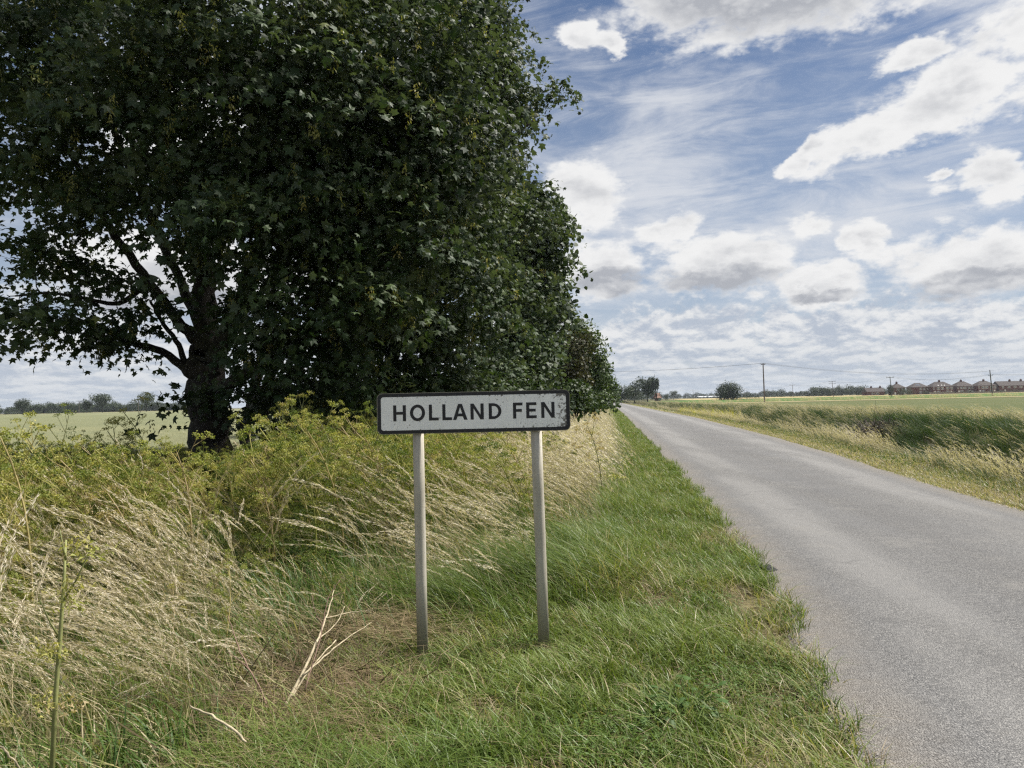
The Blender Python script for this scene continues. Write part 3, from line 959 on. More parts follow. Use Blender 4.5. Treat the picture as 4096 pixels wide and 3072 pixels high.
# ================================================================== hemlock
def hemlock_parts(seed, H=1.5, tb=.55, lean=.22, nbr=7):
    """stalk, seed umbels and feathery leaves of one plant, leaning left"""
    r = np.random.default_rng(seed)
    st, um, lf = MB(), MB(), MB()
    c = stem_curve(np.zeros(3) - (0, 0, .03), H, lean, r.normal(0, .1), 9, .25)
    st.tube(c, np.linspace(.011, .0045, 9), 4, .86, cap=False)

    def umbel(p, d, size):
        d = d / np.linalg.norm(d)
        a_ = np.cross(d, (.3, .9, .2)); a_ /= np.linalg.norm(a_); b_ = np.cross(d, a_)
        nr = 11
        for q in range(nr):
            th = q * 2.4 + r.random() * .5; sp = .25 + .75 * math.sqrt((q + .5) / nr)
            e = p + (d * (.75 - .25 * sp) + (a_ * math.cos(th) + b_ * math.sin(th)) * sp * .8) * size * (.85 + .3 * r.random())
            st.add(np.array([p - a_ * .0008, p + a_ * .0008, e]), np.array([[0, 1, 2]]), .6)
            m_ = 6
            w_ = e + r.normal(0, size * .16, (m_, 3))
            u_ = r.normal(0, 1, (m_, 3)); u_ /= np.linalg.norm(u_, axis=1)[:, None]
            v_ = np.cross(u_, r.normal(0, 1, (m_, 3))); v_ /= np.linalg.norm(v_, axis=1)[:, None]
            sz = size * .14
            um.add(np.stack([w_ - u_ * sz, w_ + v_ * sz * .8, w_ + u_ * sz, w_ - v_ * sz * .8], 1).reshape(-1, 3),
                   np.arange(m_)[:, None] * 4 + np.arange(4)[None], np.clip(tb + r.normal(0, .10), 0, 1))

    def feather(p, d, size, tint):
        """a finely cut leaf: pinnae with little leaflets"""
        d = d / np.linalg.norm(d)
        sd_ = np.cross(d, (0, 0, 1)); sd_ /= np.linalg.norm(sd_) + 1e-9
        np_ = 7
        for q in range(np_):
            u = .2 + .8 * q / np_
            b0 = p + d * size * u + np.array((0, 0, -.3 * size * u * u))
            for sg in (-1, 1):
                pd = sd_ * sg + d * .6 + r.normal(0, .15, 3)
                pl_ = size * .42 * (1.05 - u) + .015
                m_ = 7
                tt = (np.arange(m_) + .5) / m_
                cc = b0 + pd * (pl_ * tt)[:, None] + r.normal(0, pl_ * .09, (m_, 3))
                e1 = r.normal(0, 1, (m_, 3)) * .010 * (size / .3); e2 = r.normal(0, 1, (m_, 3)) * .008 * (size / .3)
                lf.add(np.stack([cc, cc + e1, cc + e2], 1).reshape(-1, 3), np.arange(m_)[:, None] * 3 + np.arange(3)[None], np.clip(tint + r.normal(0, .08), 0, 1))

    umbel(c[-1], np.array((-.4, 0, 1.)), .06)
    for k in range(nbr):
        u = .38 + .56 * (k + r.random() * .6) / nbr
        p = np.array([np.interp(u, np.linspace(0, 1, 9), c[:, q]) for q in range(3)])
        th = k * 2.4 + r.random()
        d = np.array((math.cos(th) * .75 - .35, math.sin(th) * .75, .85)); d /= np.linalg.norm(d)
        L_ = (.34 - .14 * u + .10 * r.random()) * H / 1.4
        e = p + d * L_ + np.array((-.05, 0, .02))
        mid_ = (p + e) / 2 + np.array((0, 0, -.02))
        st.tube(np.array([p, mid_, e]), np.array((.005, .004, .003)), 3, .82, cap=False)
        umbel(e, d + np.array((0, 0, .6)), .045 + .025 * r.random())
        for q in range(2):
            d2 = d + r.normal(0, .55, 3) + np.array((-.1, 0, .25)); d2 /= np.linalg.norm(d2)
            p2 = mid_ if q else p + (e - p) * .75
            e2 = p2 + d2 * L_ * .55
            st.tube(np.array([p2, (p2 + e2) / 2, e2]), np.array((.003, .0025, .002)), 3, .8, cap=False)
            umbel(e2, d2 + np.array((0, 0, .5)), .036 + .022 * r.random())
        feather(p, d + np.array((-.2, 0, -.5)), .16 + .16 * r.random(), tb - .12 + r.normal(0, .12))
    for k in range(7):
        u = .12 + .4 * r.random()
        p = np.array([np.interp(u, np.linspace(0, 1, 9), c[:, q]) for q in range(3)])
        th = r.random() * 6.28
        feather(p, np.array((math.cos(th), math.sin(th), .35)), .28 + .16 * r.random(), tb - .18 + r.normal(0, .14))
    return st, um, lf


def join_mb(*ms):
    q = MB()
    for k in ms:
        for v_, t_ in zip(k.v, k.t):
            pass
        off = q.n
        q.v += k.v; q.t += k.t; q.f += [f + off for f in k.f]; q.n += k.n
    return q


def fit_height(pts, lo=.72):
    """the thicket is waist high on the left and before the trunk, chest high right of it"""
    px = 512 + FPX * pts[:, 0] / pts[:, 1]
    top = np.interp(px, [-200, 0, 100, 180, 285, 308, 335, 380, 470, 560], [455, 450, 449, 452, 452, 424, 416, 420, 430, 432])
    zt = CZ - (top - (413 - .0225 * px)) / FPX * pts[:, 1]
    return np.clip((zt - pts[:, 2]) / 1.22, .35, 1.1) * (lo + (1.04 - lo) * rng.random(len(pts)) ** .7)


hem = proto_coll('hemlock', [join_mb(*hemlock_parts(200 + k, 1.15 + .1 * (k % 4), .34 + .11 * (k % 5), .15 + .07 * (k % 4), 5 + k % 4)).mesh('hemlock', M['hemlock_green']) for k in range(9)])
pl = []
s, n = scatter(5.4, 11.5, lambda q: -9.6 + 0 * q, lambda q: np.interp(q, [5.4, 6.5, 8, 12], [-3.4, -2.4, -1.3, -1.6]), 13)
p_, r_, c_, i_ = place(s, n, 9, .58, .84, .13); pl.append((p_, r_, fit_height(p_), i_))
s, n = scatter(3.6, 5.6, lambda q: -7.5 + 0 * q, lambda q: -3.5 + 0 * q, 8)
p_, r_, c_, i_ = place(s, n, 9, .58, .84, .13); pl.append((p_, r_, fit_height(p_), i_))
s, n = scatter(6.6, 14, lambda q: nV(q) - 2.6, lambda q: nV(q) - .7, 3)
p_, r_, c_, i_ = place(s, n, 9, .58, .84, .16); pl.append((p_, r_, fit_height(p_), i_))
s, n = scatter(11.5, 20, lambda q: -9.6 + 0 * q, lambda q: -3.6 + 0 * q, 5)
p_, r_, c_, i_ = place(s, n, 9, .5, .72, .1); pl.append((p_, r_, fit_height(p_), i_))
s, n = scatter(2.2, 6.2, lambda q: -4.6 + 0 * q, lambda q: nV(q) - .55, 2.2)
pl.append(place(s, n, 9, .30, .62, .2))
o = gn_scatter('hemlock_thicket', hem, *cat_(*pl), [M['hemlock_green']])
tag(o, 'dense thicket of yellow green seeding hemlock under the trees', 'weeds', kind='stuff')

# low weeds and leaf fill inside the thickets
fill = proto_coll('weed_fill', [leaf_clump(300 + k, 26, .2, .55, 'weed_leaf', .17, .014, .35 + .1 * (k % 3), .2) for k in range(5)])
s, n = scatter(3.0, 14, lambda q: -9.4 + 0 * q, lambda q: nV(q) - 1.0, 7)
s2, n2 = scatter(2.4, 9, lambda q: nV(q) - 3.2, lambda q: nV(q) - .35, 9)
kk = fbm2(s2 * 1.1, n2 * 1.1, 41, 2) < .50
s, n = np.concatenate([s, s2[kk]]), np.concatenate([n, n2[kk]])
o = gn_scatter('nettle_fill', fill, *place(s, n, 5, .55, .95), [M['weed_leaf']])
tag(o, 'green undergrowth of nettles and leaves filling the thicket', 'weeds', kind='stuff')

# --- ditch and far bank on the right of the road
dry_ditch = proto_coll('ditch_dry', [grass_clump(400 + k, 9, .5, 1.05, 22, .17, tb=.55 + .08 * (k % 3), wst=.006, psz=2.0, lean=.45) for k in range(6)])
green_ditch = proto_coll('ditch_green', [leaf_clump(420 + k, 60, .30, .95, 'reed_green', .22, .011, .22 + .13 * (k % 4), .3) for k in range(7)])
plg, pld = [], []
for s0, s1, dn, sc_ in ((6, 22, 9, 1.), (22, 45, 7, .95), (45, 90, 4.2, .9), (90, 230, 1.6, .8)):
    s, n = scatter(s0, s1, lambda q: nR(q) + 1.15, lambda q: nR(q) + 9.6, dn * 1.2)
    r = n - nR(s); N = len(s)
    p_, ro_, c_, i_ = place(s, n, 7, .8 * sc_, 1.25 * sc_)
    # fresh reeds in the bottom, yellower growth on the near lip
    i_ = np.where(r > 8, rng.integers(2, 7, N), i_)
    plg.append((p_, ro_, c_ * (.45 + .55 * sst(1.3, 3.2, r)) * (1 - .22 * sst(7.2, 8.4, r)), i_))
    s, n = scatter(s0, s1, lambda q: nR(q) + 1.0, lambda q: nR(q) + 10.2, dn * 1.1)
    r = n - nR(s); N = len(s)
    pat = fbm2(s * .14, n * .3, 61, 3)
    pr = .9 * np.exp(-((r - 1.25) / .28) ** 2) + .8 * sst(7.2, 8.4, r) + .95 * sst(4.8, 6.0, r) * sst(.38, .50, pat) + .10
    k_ = rng.random(N) < pr
    p_, ro_, c_, i_ = place(s[k_], n[k_], 6, .7 * min(sc_, 1.3), 1.1 * min(sc_, 1.3))
    pld.append((p_, ro_, c_ * np.where(r[k_] < 3, .55, 1.0 - .10 * sst(7.2, 8.5, r[k_])), i_))
fringe = proto_coll('fringe_grass', [grass_clump(460 + k, 11, .35, .78, 20, .15, tb=.68 + .08 * (k % 3), wst=.005, psz=1.7, lean=.16) for k in range(5)])
plf = []
for s0, s1, dn in ((6, 25, 9), (25, 60, 4), (60, 110, 1.6)):
    s, n = scatter(s0, s1, lambda q: nR(q) + .85, lambda q: nR(q) + 1.7, dn)
    k_ = fbm2(s * .35, n * .5, 81, 3) > .43
    plf.append(place(s[k_], n[k_], 5, .75, 1.1, .1))
o = gn_scatter('fringe_grass', fringe, *cat_(*plf), [M['straw_stem']])
tag(o, 'upright bleached grass fringing the near lip of the ditch', 'grass', kind='stuff')
o = gn_scatter('ditch_reeds', green_ditch, *cat_(*plg), [M['reed_green']])
tag(o, 'rank green growth filling the ditch right of the road', 'grass', kind='stuff')
o = gn_scatter('bank_grass', dry_ditch, *cat_(*pld), [M['straw_stem']])
tag(o, 'pale seeding grass on the banks of the ditch', 'grass', kind='stuff')
# a bright yellow stand of weeds far down the ditch
s, n = scatter(52, 84, lambda q: nR(q) + 1.7, lambda q: nR(q) + 4.6, 3.0)
ye = proto_coll('yellow_weed', [leaf_clump(440 + k, 60, .4, 1.0, 'yellow_leaf', .25, .03, .5, .15) for k in range(3)])
o = gn_scatter('yellow_weeds', ye, *place(s, n, 3, 1.0, 1.6), [M['yellow_leaf']])
tag(o, 'bright yellow stand of weeds by the lane', 'weeds', kind='stuff')

N = 1500
x_ = 44 + 180 * rng.random(N); y_ = 166 + 20 * rng.random(N)
o = gn_scatter('strip_grass', dry_ditch, np.stack([x_, y_, np.full(N, .08)], -1), np.stack([np.zeros(N), np.zeros(N), rng.normal(0, .3, N)], -1), .8 + .7 * rng.random(N), rng.integers(0, 6, N), [M['straw_stem']])
tag(o, 'pale standing grass on the strip between the right hand fields', 'grass', kind='stuff')
# uneven ears along the near rim of the wheat
s, n = scatter(5, 60, lambda q: -10.9 + 0 * q - .35 * np.maximum(q, 0), lambda q: -10.2 + 0 * q, 14)
wh = MB(); N = len(s)
x, y = XY(s, n)
d_ = np.hypot(x, y)
blades(wh, np.stack([x, y, np.full(N, .38)], -1), .22 + .16 * rng.random(N), .006 + .0006 * d_, rng.random(N) * 6.28, .2 + .4 * rng.random(N), .70 + .22 * rng.random(N), 2, wind=(-.15, 0))
o = wh.build('wheat_ears', M['verge_blade']); tag(o, 'ripening wheat ears at the near edge of the wheat field', 'crop', kind='stuff')

# ================================================================== trees of the roadside row
LEAF5 = np.array([(0, .34, 0), (0, 0, 0), (.44, .08, 0), (.29, .29, 0), (.52, .60, 0), (.17, .60, 0), (0, 1.0, 0), (-.17, .60, 0), (-.52, .60, 0), (-.29, .29, 0), (-.44, .08, 0)], float)
LEAF5[:, 2] = -.40 * LEAF5[:, 0] ** 2 - .42 * (LEAF5[:, 1] - .3) ** 2
F5 = np.array([(0, i, i + 1) for i in range(1, 10)] + [(0, 10, 1)])
LEAF3 = np.array([(0, 0, 0), (.40, .22, -.06), (.30, .66, -.10), (0, 1, -.14), (-.30, .66, -.10), (-.40, .22, -.06)], float)
F3 = np.array([(0, 1, 2), (0, 2, 3), (0, 3, 4), (0, 4, 5)])


def leaves(mb, cen, out, nl, size, shape, tbase, spread, droop=.5, r=rng):
    """nl leaves round each cluster centre; they hang outward and down"""
    L_, F_ = shape
    C_ = len(cen)
    eh = out * (1, 1, 0) + r.normal(0, .35, (C_, 3)) * (1, 1, 0); eh /= np.linalg.norm(eh, axis=1)[:, None] + 1e-9
    ep = np.stack([-eh[:, 1], eh[:, 0], np.zeros(C_)], -1)
    rad = spread * 1.75 * (.65 + .7 * r.random(C_))
    th = r.random((C_, nl)) * 2 * np.pi; q = np.sqrt(r.random((C_, nl)))
    uu, vv = q * np.cos(th), q * np.sin(th)
    hang = rad[:, None] * (-.55 * q ** 2 - .42 * uu + .16) + np.abs(r.normal(0, .16, (C_, nl))) * -rad[:, None]
    p = cen[:, None] + (eh[:, None] * uu[..., None] + ep[:, None] * vv[..., None]) * rad[:, None, None]
    p[..., 2] += hang
    p = p.reshape(-1, 3) + np.clip(r.normal(0, 1, (C_ * nl, 3)), -1.6, 1.6) * spread * .16
    N = len(p)
    o_ = np.repeat(out, nl, 0)
    t_ = o_ * .55 + r.normal(0, .6, (N, 3)) + np.array((-.25, 0, -droop))
    t_ /= np.linalg.norm(t_, axis=1)[:, None]
    up_ = np.array((0, 0, 1.)) + o_ * .5 + r.normal(0, .55, (N, 3))
    b_ = np.cross(t_, up_); b_ /= np.linalg.norm(b_, axis=1)[:, None] + 1e-9
    n_ = np.cross(b_, t_)
    sz = size * (.45 + .8 * r.random(N))
    v = p[:, None] + (b_[:, None] * L_[None, :, :1] + t_[:, None] * L_[None, :, 1:2] + n_[:, None] * L_[None, :, 2:]) * sz[:, None, None]
    f = (np.arange(N) * len(L_))[:, None, None] + F_[None]
    tn = np.repeat(np.repeat(np.broadcast_to(tbase, (C_,)), nl) + r.normal(0, .14, N), len(L_))
    mb.add(v.reshape(-1, 3), f.reshape(-1, 3), np.clip(tn, 0, 1))


def tree(name, label, cat, group, base, limbs, masses, ncl, nl, size, shape, mat, spread=.26, seeds=0, seed=1, twig=.007, tmean=.42, gap=.0):
    """limbs: list of (points, r0, r1); masses: list of (centre, radii, weight); twigs join every leaf cluster to the wood"""
    r = np.random.default_rng(seed)
    base = np.array(base, float)
    root = empty(name, base)
    tag(root, label, cat, group)
    wood = MB()
    nodes, nrad = [], []
    for (pts, r0, r1) in limbs:
        pts = np.array(pts, float)
        n = len(pts)
        fine = np.linspace(0, n - 1, n * 4)
        sm = np.stack([np.interp(fine, np.arange(n), pts[:, q]) for q in range(3)], -1)
        for _ in range(3):
            sm[1:-1] = (sm[:-2] + 2 * sm[1:-1] + sm[2:]) / 4
        sm[1:-1] += r.normal(0, r0 * .10, (len(sm) - 2, 3))
        rad = np.linspace(r0, r1, len(sm))
        wood.tube(sm - base, rad, 12 if r0 > .12 else 7, .5, .035)
        nodes.append(sm); nrad.append(rad)
    nodes = np.concatenate(nodes); nrad = np.concatenate(nrad)
    wts = np.array([m_[2] * (m_[1][0] * m_[1][1] * m_[1][2]) ** .75 for m_ in masses]); wts /= wts.sum()
    cen, out = [], []
    for (c_, rad_, _w), wgt in zip(masses, wts):
        k = max(3, int(round(ncl * wgt)))
        d = r.normal(0, 1, (k, 3)); d /= np.linalg.norm(d, axis=1)[:, None]
        rr = r.random(k) ** (1 / 2.6)
        rr *= .72 + .56 * fbm2(d[:, 0] * 2.2 + c_[0], d[:, 2] * 2.2 + d[:, 1] * 1.7 + c_[2], seed, 3)
        cen.append(np.array(c_) + d * rr[:, None] * np.array(rad_)); out.append(d)
    cen = np.concatenate(cen); out = np.concatenate(out)
    if gap > 0:
        gn = fbm2(cen[:, 0] * .9 + cen[:, 1] * .35, cen[:, 2] * 1.1 + cen[:, 1] * .2, seed + 5, 2)
        kk = gn > np.where((cen[:, 2] < 5.3) & (cen[:, 0] < -4.3) & (cen[:, 1] < 13), gap + .05, gap - .12)
        cen, out = cen[kk], out[kk]
    kk = cen[:, 2] > base[2] + .35
    cen, out = cen[kk], out[kk]
    # twigs, nearest clusters first
    dist = np.array([np.min(np.linalg.norm(nodes - c_, axis=1)) for c_ in cen])
    order = np.argsort(dist)
    NN = np.empty((len(nodes) + 3 * len(cen), 3)); NR = np.empty(len(NN))
    NN[:len(nodes)] = nodes; NR[:len(nodes)] = nrad
    cnt = len(nodes)
    for i in order:
        d = NN[:cnt] - cen[i]
        q = np.argmin((d * d).sum(1) + .25 * np.maximum(0, d[:, 2]) ** 2)
        p0, p3 = NN[q], cen[i]
        ln = np.linalg.norm(p3 - p0)
        p1 = p0 + (p3 - p0) * .35 + r.normal(0, .07 * ln, 3) + np.array((0, 0, .07 * ln))
        p2 = p0 + (p3 - p0) * .7 + r.normal(0, .07 * ln, 3) + np.array((0, 0, .06 * ln))
        r0 = min(NR[q] * .7, twig + .011 * ln); r1 = twig * .5
        wood.tube(np.array([p0, p1, p2, p3]) - base, np.linspace(r0, r1, 4), 4 if r0 < .02 else 6, .5, 0, cap=False)
        NN[cnt:cnt + 3] = (p1, p2, p3); NR[cnt:cnt + 3] = np.linspace(r0, r1, 4)[1:]
        cnt += 3
    wood.build('trunk', M['bark'], root, True)
    lb = MB()
    patch = tmean + .75 * (fbm2(cen[:, 0] * .6 + cen[:, 1] * .3, cen[:, 2] * .6, seed + 9, 2) - .5) + r.normal(0, .09, len(cen))
    leaves(lb, cen - base, out, nl, size, shape, patch, spread, .45, r)
    cr = lb.build('crown', M[mat], root); cr['kind'] = 'stuff'
    if seeds > 0:
        sb = MB()
        pick = r.random(len(cen)) < seeds
        for c_, o_ in zip(cen[pick] - base, out[pick]):
            for _ in range(2):
                top = c_ + o_ * .18 + r.normal(0, .16, 3)
                k = 22
                u = r.random(k)
                p = top + np.stack([r.normal(0, .026, k), r.normal(0, .026, k), -.19 * u], -1)
                d = r.normal(0, 1, (k, 3)) * (.6, .6, .35) + (0, 0, -.9); d /= np.linalg.norm(d, axis=1)[:, None]
                s_ = np.cross(d, r.normal(0, 1, (k, 3))); s_ /= np.linalg.norm(s_, axis=1)[:, None]
                v = np.stack([p, p + d * .026 + s_ * .0095, p + d * .05, p + d * .026 - s_ * .0095], 1)
                sb.add(v.reshape(-1, 3), np.arange(k)[:, None] * 4 + np.arange(4)[None], np.clip(.45 + r.normal(0, .22), 0, 1))
        sk = sb.build('seed_bunches', M['seed_wing'], root); sk['kind'] = 'stuff'
    return root


def mass(px, py, d, rad, wt=1.):
    return (at(px, py, d), rad, wt)


ROW = 'trees and shrubs of the roadside row'
# 1: the big sycamore with its forked trunk
tx, ty = bear(212) * 12, 12.0
tz = float(Hxy(tx, ty)) - .05
fork = at(206, 352, 12); crot = at(205, 372, 12)
limbs = [
    ([(tx, ty, tz - .2), (tx - .05, ty, tz + .6), at(207, 400, 12), crot, fork], .34, .27),
    ([fork, at(207, 300, 12), at(196, 230, 12.1), at(188, 150, 12.3), at(200, 40, 12.4), at(190, -80, 12.3), at(200, -190, 12.2)], .21, .05),
    ([at(209, 372, 12), at(240, 310, 11.8), at(262, 240, 11.5), at(290, 150, 11.3), at(300, 40, 11.2), at(310, -90, 11.2)], .165, .04),
    ([at(206, 392, 12), at(190, 372, 12), at(160, 350, 11.8), at(128, 342, 11.5), at(104, 330, 11.2), at(75, 318, 10.9)], .085, .02),
    ([at(186, 369, 12), at(180, 345, 11.9), at(160, 320, 11.7), at(150, 300, 11.6)], .055, .02),
    ([fork, at(178, 320, 11.9), at(148, 280, 11.6), at(118, 240, 11.4), at(85, 180, 11.2), at(50, 120, 11.0)], .10, .03),
    ([at(150, 282, 11.6), at(120, 306, 11.3), at(92, 300, 11.1), at(55, 292, 10.9), at(15, 296, 10.7)], .045, .012),
    ([at(205, 340, 12), at(185, 290, 12.2), at(150, 220, 12.5), at(110, 120, 12.8), at(80, 20, 13)], .095, .03),
    ([at(214, 395, 12), at(252, 370, 11.6), at(300, 345, 11.2), at(345, 330, 10.9)], .12, .03),
    ([at(262, 240, 11.5), at(320, 200, 11), at(390, 150, 10.8), at(440, 110, 10.9)], .11, .03),
]
masses = [mass(62, 318, 10.8, (1.15, 1.4, .30)), mass(128, 326, 11.2, (.5, .6, .18), .6), mass(25, 250, 10.6, (.95, 1.2, .36), .8), mass(120, 222, 10.7, (.9, 1.3, .46), .9), mass(165, 300, 11.2, (.4, .5, .22), .6), mass(70, 268, 10.8, (.7, .9, .24), .8), mass(112, 285, 11.0, (.45, .6, .2), .7),
          mass(60, 150, 11.0, (1.6, 2.0, .8)), mass(60, 20, 11.4, (2.1, 2.4, 1.5)), mass(170, 120, 10.3, (1.7, 1.6, 1.3)), mass(270, 60, 10.2, (1.9, 1.9, 1.6)),
          mass(260, 200, 10.2, (1.5, 1.6, 1.1)), mass(330, 290, 10.6, (1.5, 1.5, .9)), mass(265, 330, 10.8, (.9, 1.2, .55)), mass(360, 150, 10.6, (1.7, 1.8, 1.4)),
          mass(420, 50, 11.2, (1.45, 1.9, 1.4)), mass(220, -70, 11, (3.4, 3, 1.4), .6), mass(400, 250, 11.0, (1.4, 1.6, 1.0)), mass(320, 372, 10.9, (1.1, 1.2, .50)),
          mass(225, 270, 11.2, (.7, .9, .8), .6), mass(255, 395, 11.3, (.55, .7, .35), .8), mass(190, 395, 11.2, (.22, .3, .16), .8), mass(440, 150, 11.3, (1.1, 1.5, 1.2))]
tree('sycamore_tree', 'large dark sycamore with forked trunk and hanging seed bunches, nearest of the row', 'tree', ROW,
     (tx, ty, tz), limbs, masses, 1050, 66, .124, (LEAF5, F5), 'sycamore_leaf', .30, .45, 51, gap=.36)


def auto_limbs(bx, by, bz, masses, r0, fork_h, seed):
    r = np.random.default_rng(seed)
    b0 = np.array((bx, by, bz)); f = b0 + (r.normal(0, .15), r.normal(0, .15), fork_h)
    L_ = [([b0 - (0, 0, .3), b0 + (f - b0) * .5 + r.normal(0, .05, 3), f], r0, r0 * .82)]
    for c_, rad_, _ in masses:
        c_ = np.array(c_)
        mid_ = f + (c_ - f) * .5 + np.array((0, 0, .22 * np.linalg.norm(c_ - f) * .5)) + r.normal(0, .2, 3)
        L_.append(([f - (0, 0, .2), f + (mid_ - f) * .5 + r.normal(0, .1, 3), mid_, c_ - (c_ - f) * .1], r0 * .45, .03))
    return L_


def row_tree(label, px, d, r0, fork_h, masses, ncl, nl, size, shape, mat='sycamore_leaf', seed=1, name='sycamore_tree', cat='tree', spread=.3, seeds=0, **kw):
    x = bear(px) * d
    z = float(Hxy(x, d)) - .05
    return tree(name, label, cat, ROW, (x, d, z), auto_limbs(x, d, z, masses, r0, fork_h, seed), masses, ncl, nl, size, shape, mat, spread, seeds, seed, **kw)


row_tree('second sycamore of the row, its slim trunk just right of the big forked one', 250, 15.5, .17, 1.2,
         [mass(300, 120, 14, (1.8, 2, 1.8)), mass(400, 330, 13.5, (1.5, 1.5, 1.0)), mass(470, 290, 13.5, (1.15, 1.3, 1.0)), mass(455, 205, 13.5, (1.25, 1.4, 1.2)), mass(360, 230, 14, (1.6, 1.5, 1.4)), mass(370, 395, 13.5, (1.2, 1.2, .55)), mass(300, 400, 14, (1.0, 1.2, .45)), mass(440, 385, 13.6, (1.1, 1.2, .6))],
         520, 66, .118, (LEAF5, F5), seed=61, seeds=.35, gap=.34, spread=.32)
row_tree('third sycamore of the row, its branch tip poking out at the upper right', 330, 20, .3, 2.0,
         [mass(455, 60, 19, (1.9, 2, 2.0)), mass(482, 15, 19, (.85, 1.2, 1.1)), mass(508, 105, 19, (.8, 1.0, .7)), mass(558, 90, 19, (.2, .25, .2), 1.4), mass(492, 165, 18.5, (1.0, 1.3, 1.0)), mass(540, 190, 19, (.42, .6, .32), 1.2), mass(525, 60, 19, (.3, .4, .3), 1.2), mass(525, 215, 19, (.7, .9, .4)), mass(500, 270, 18.5, (1.2, 1.3, 1.1)), mass(400, 150, 19, (2.2, 2, 2.4), .6), mass(400, -40, 19, (2.6, 2, 2), .5), mass(490, 370, 18.5, (1.2, 1.2, .8)), mass(548, 98, 19, (.5, .5, .25), .6)],
         560, 54, .138, (LEAF5, F5), seed=62, spread=.33, seeds=.3, gap=.31)
row_tree('fourth tree of the row, rounded sycamore bulging toward the lane', 400, 27, .3, 2.0,
         [mass(520, 230, 26, (1.7, 2, 1.7)), mass(545, 240, 26, (.75, 1, .9)), mass(540, 300, 26, (1.05, 1.4, .95)), mass(520, 350, 25, (1.5, 1.6, 1.2)), mass(450, 200, 27, (2.5, 2, 3), .6), mass(500, 395, 25, (1.4, 1.4, .6)), mass(556, 215, 26, (.6, .6, .4), 1.2), mass(566, 262, 26, (.45, .5, .35), 1.2)],
         620, 30, .19, (LEAF3, F3), seed=63, spread=.33)
row_tree('fifth tree of the row, dark leaning crown just above the hedge end', 470, 35, .28, 2.0,
         [mass(546, 295, 34, (1.05, 1.8, 1.4)), mass(535, 345, 33, (1.1, 1.8, 1.3)), mass(520, 300, 35, (2.4, 2, 3), .6), mass(540, 395, 33, (1.1, 1.5, .9)), mass(515, 395, 33, (1.4, 1.5, .9))],
         460, 28, .24, (LEAF3, F3), seed=64, spread=.4)
row_tree('reddish brown half dead hawthorn in the hedge below the last sycamore', 562, 42, .12, 1.0,
         [mass(574, 350, 41, (.85, 1, 1.1)), mass(570, 375, 41, (.9, 1, 1.0)), mass(583, 335, 41, (.4, .5, .5), .6)], 150, 26, .17, (LEAF3, F3), 'brown_leaf', 65, 'hawthorn_bush', 'shrub', .34, gap=.42)
row_tree('tall pointed hawthorn sloping down to the lane behind the brown bush', 575, 50, .15, 1.0,
         [mass(588, 350, 49, (1.0, 1.2, 1.3)), mass(598, 372, 49, (1.0, 1.2, 1.2)), mass(580, 372, 49, (1.2, 1.2, 1.3)), mass(580, 330, 49, (.95, 1.0, 1.0), 1.2), mass(572, 340, 49, (1.1, 1.0, 1.2), 1.0), mass(585, 398, 48, (1.5, 1.2, .7))], 330, 30, .19, (LEAF3, F3), 'hawthorn_leaf', 66, 'hawthorn_bush', 'shrub', .36)
row_tree('last and lowest hawthorn of the hedge where the lane disappears', 590, 66, .15, 1.0,
         [mass(604, 378, 64, (.75, 1.5, 1.3)), mass(608, 394, 64, (.65, 1.5, 1.0)), mass(595, 390, 64, (1.2, 1.5, 1.3)), mass(597, 370, 66, (.8, 1, .9))], 200, 28, .24, (LEAF3, F3), 'hawthorn_leaf', 67, 'hawthorn_bush', 'shrub', .42)
row_tree('rounded green elder bush low in the hedge just right of the sign', 570, 33, .08, .6,
         [mass(574, 388, 32, (.55, .8, .55)), mass(562, 395, 32, (.8, .9, .6)), mass(588, 397, 34, (.55, .8, .45)), mass(580, 402, 33, (.7, .8, .35))], 150, 26, .15, (LEAF3, F3), 'elder_leaf', 68, 'elder_bush', 'shrub', .26)
row_tree('dark shrub filling the row right behind the sign board', 430, 17.5, .07, .5,
         [mass(430, 400, 16.5, (1.2, 1.0, .6)), mass(480, 398, 16.5, (1.1, 1.0, .6)), mass(525, 400, 18, (1.0, 1.0, .55)), mass(350, 410, 16.5, (1.4, 1.0, .5))], 300, 30, .12, (LEAF3, F3), 'elder_leaf', 69, 'elder_bush', 'shrub', .27)

# ================================================================== the village sign
LX, LW, LH, ST = -.2425, 1.2, .25, .0196
sign = empty('village_sign', (-.2425, 4.63, 0), R(1.2))
tag(sign, 'white place name board with black border and lettering on two grey posts', 'sign')


def rrect(w_, h_, r_, k=7):
    p = []
    for cx_, cy_, a0 in ((w_ / 2 - r_, h_ / 2 - r_, 0), (-w_ / 2 + r_, h_ / 2 - r_, 90), (-w_ / 2 + r_, -h_ / 2 + r_, 180), (w_ / 2 - r_, -h_ / 2 + r_, 270)):
        for q in range(k):
            a_ = R(a0 + 90 * q / (k - 1))
            p.append((cx_ + r_ * math.cos(a_), cy_ + r_ * math.sin(a_)))
    return p


def prism(mb, poly, y0, y1, tint=.5):
    """outline in (x, z), front at y0 (toward the camera), back at y1"""
    n = len(poly)
    v = [(x, y0, z) for x, z in poly] + [(x, y1, z) for x, z in poly]
    mb.add(v, [np.array([list(range(n))]), np.array([list(range(2 * n - 1, n - 1, -1))]), np.array([[i, i + n, (i + 1) % n + n, (i + 1) % n] for i in range(n)])], tint)


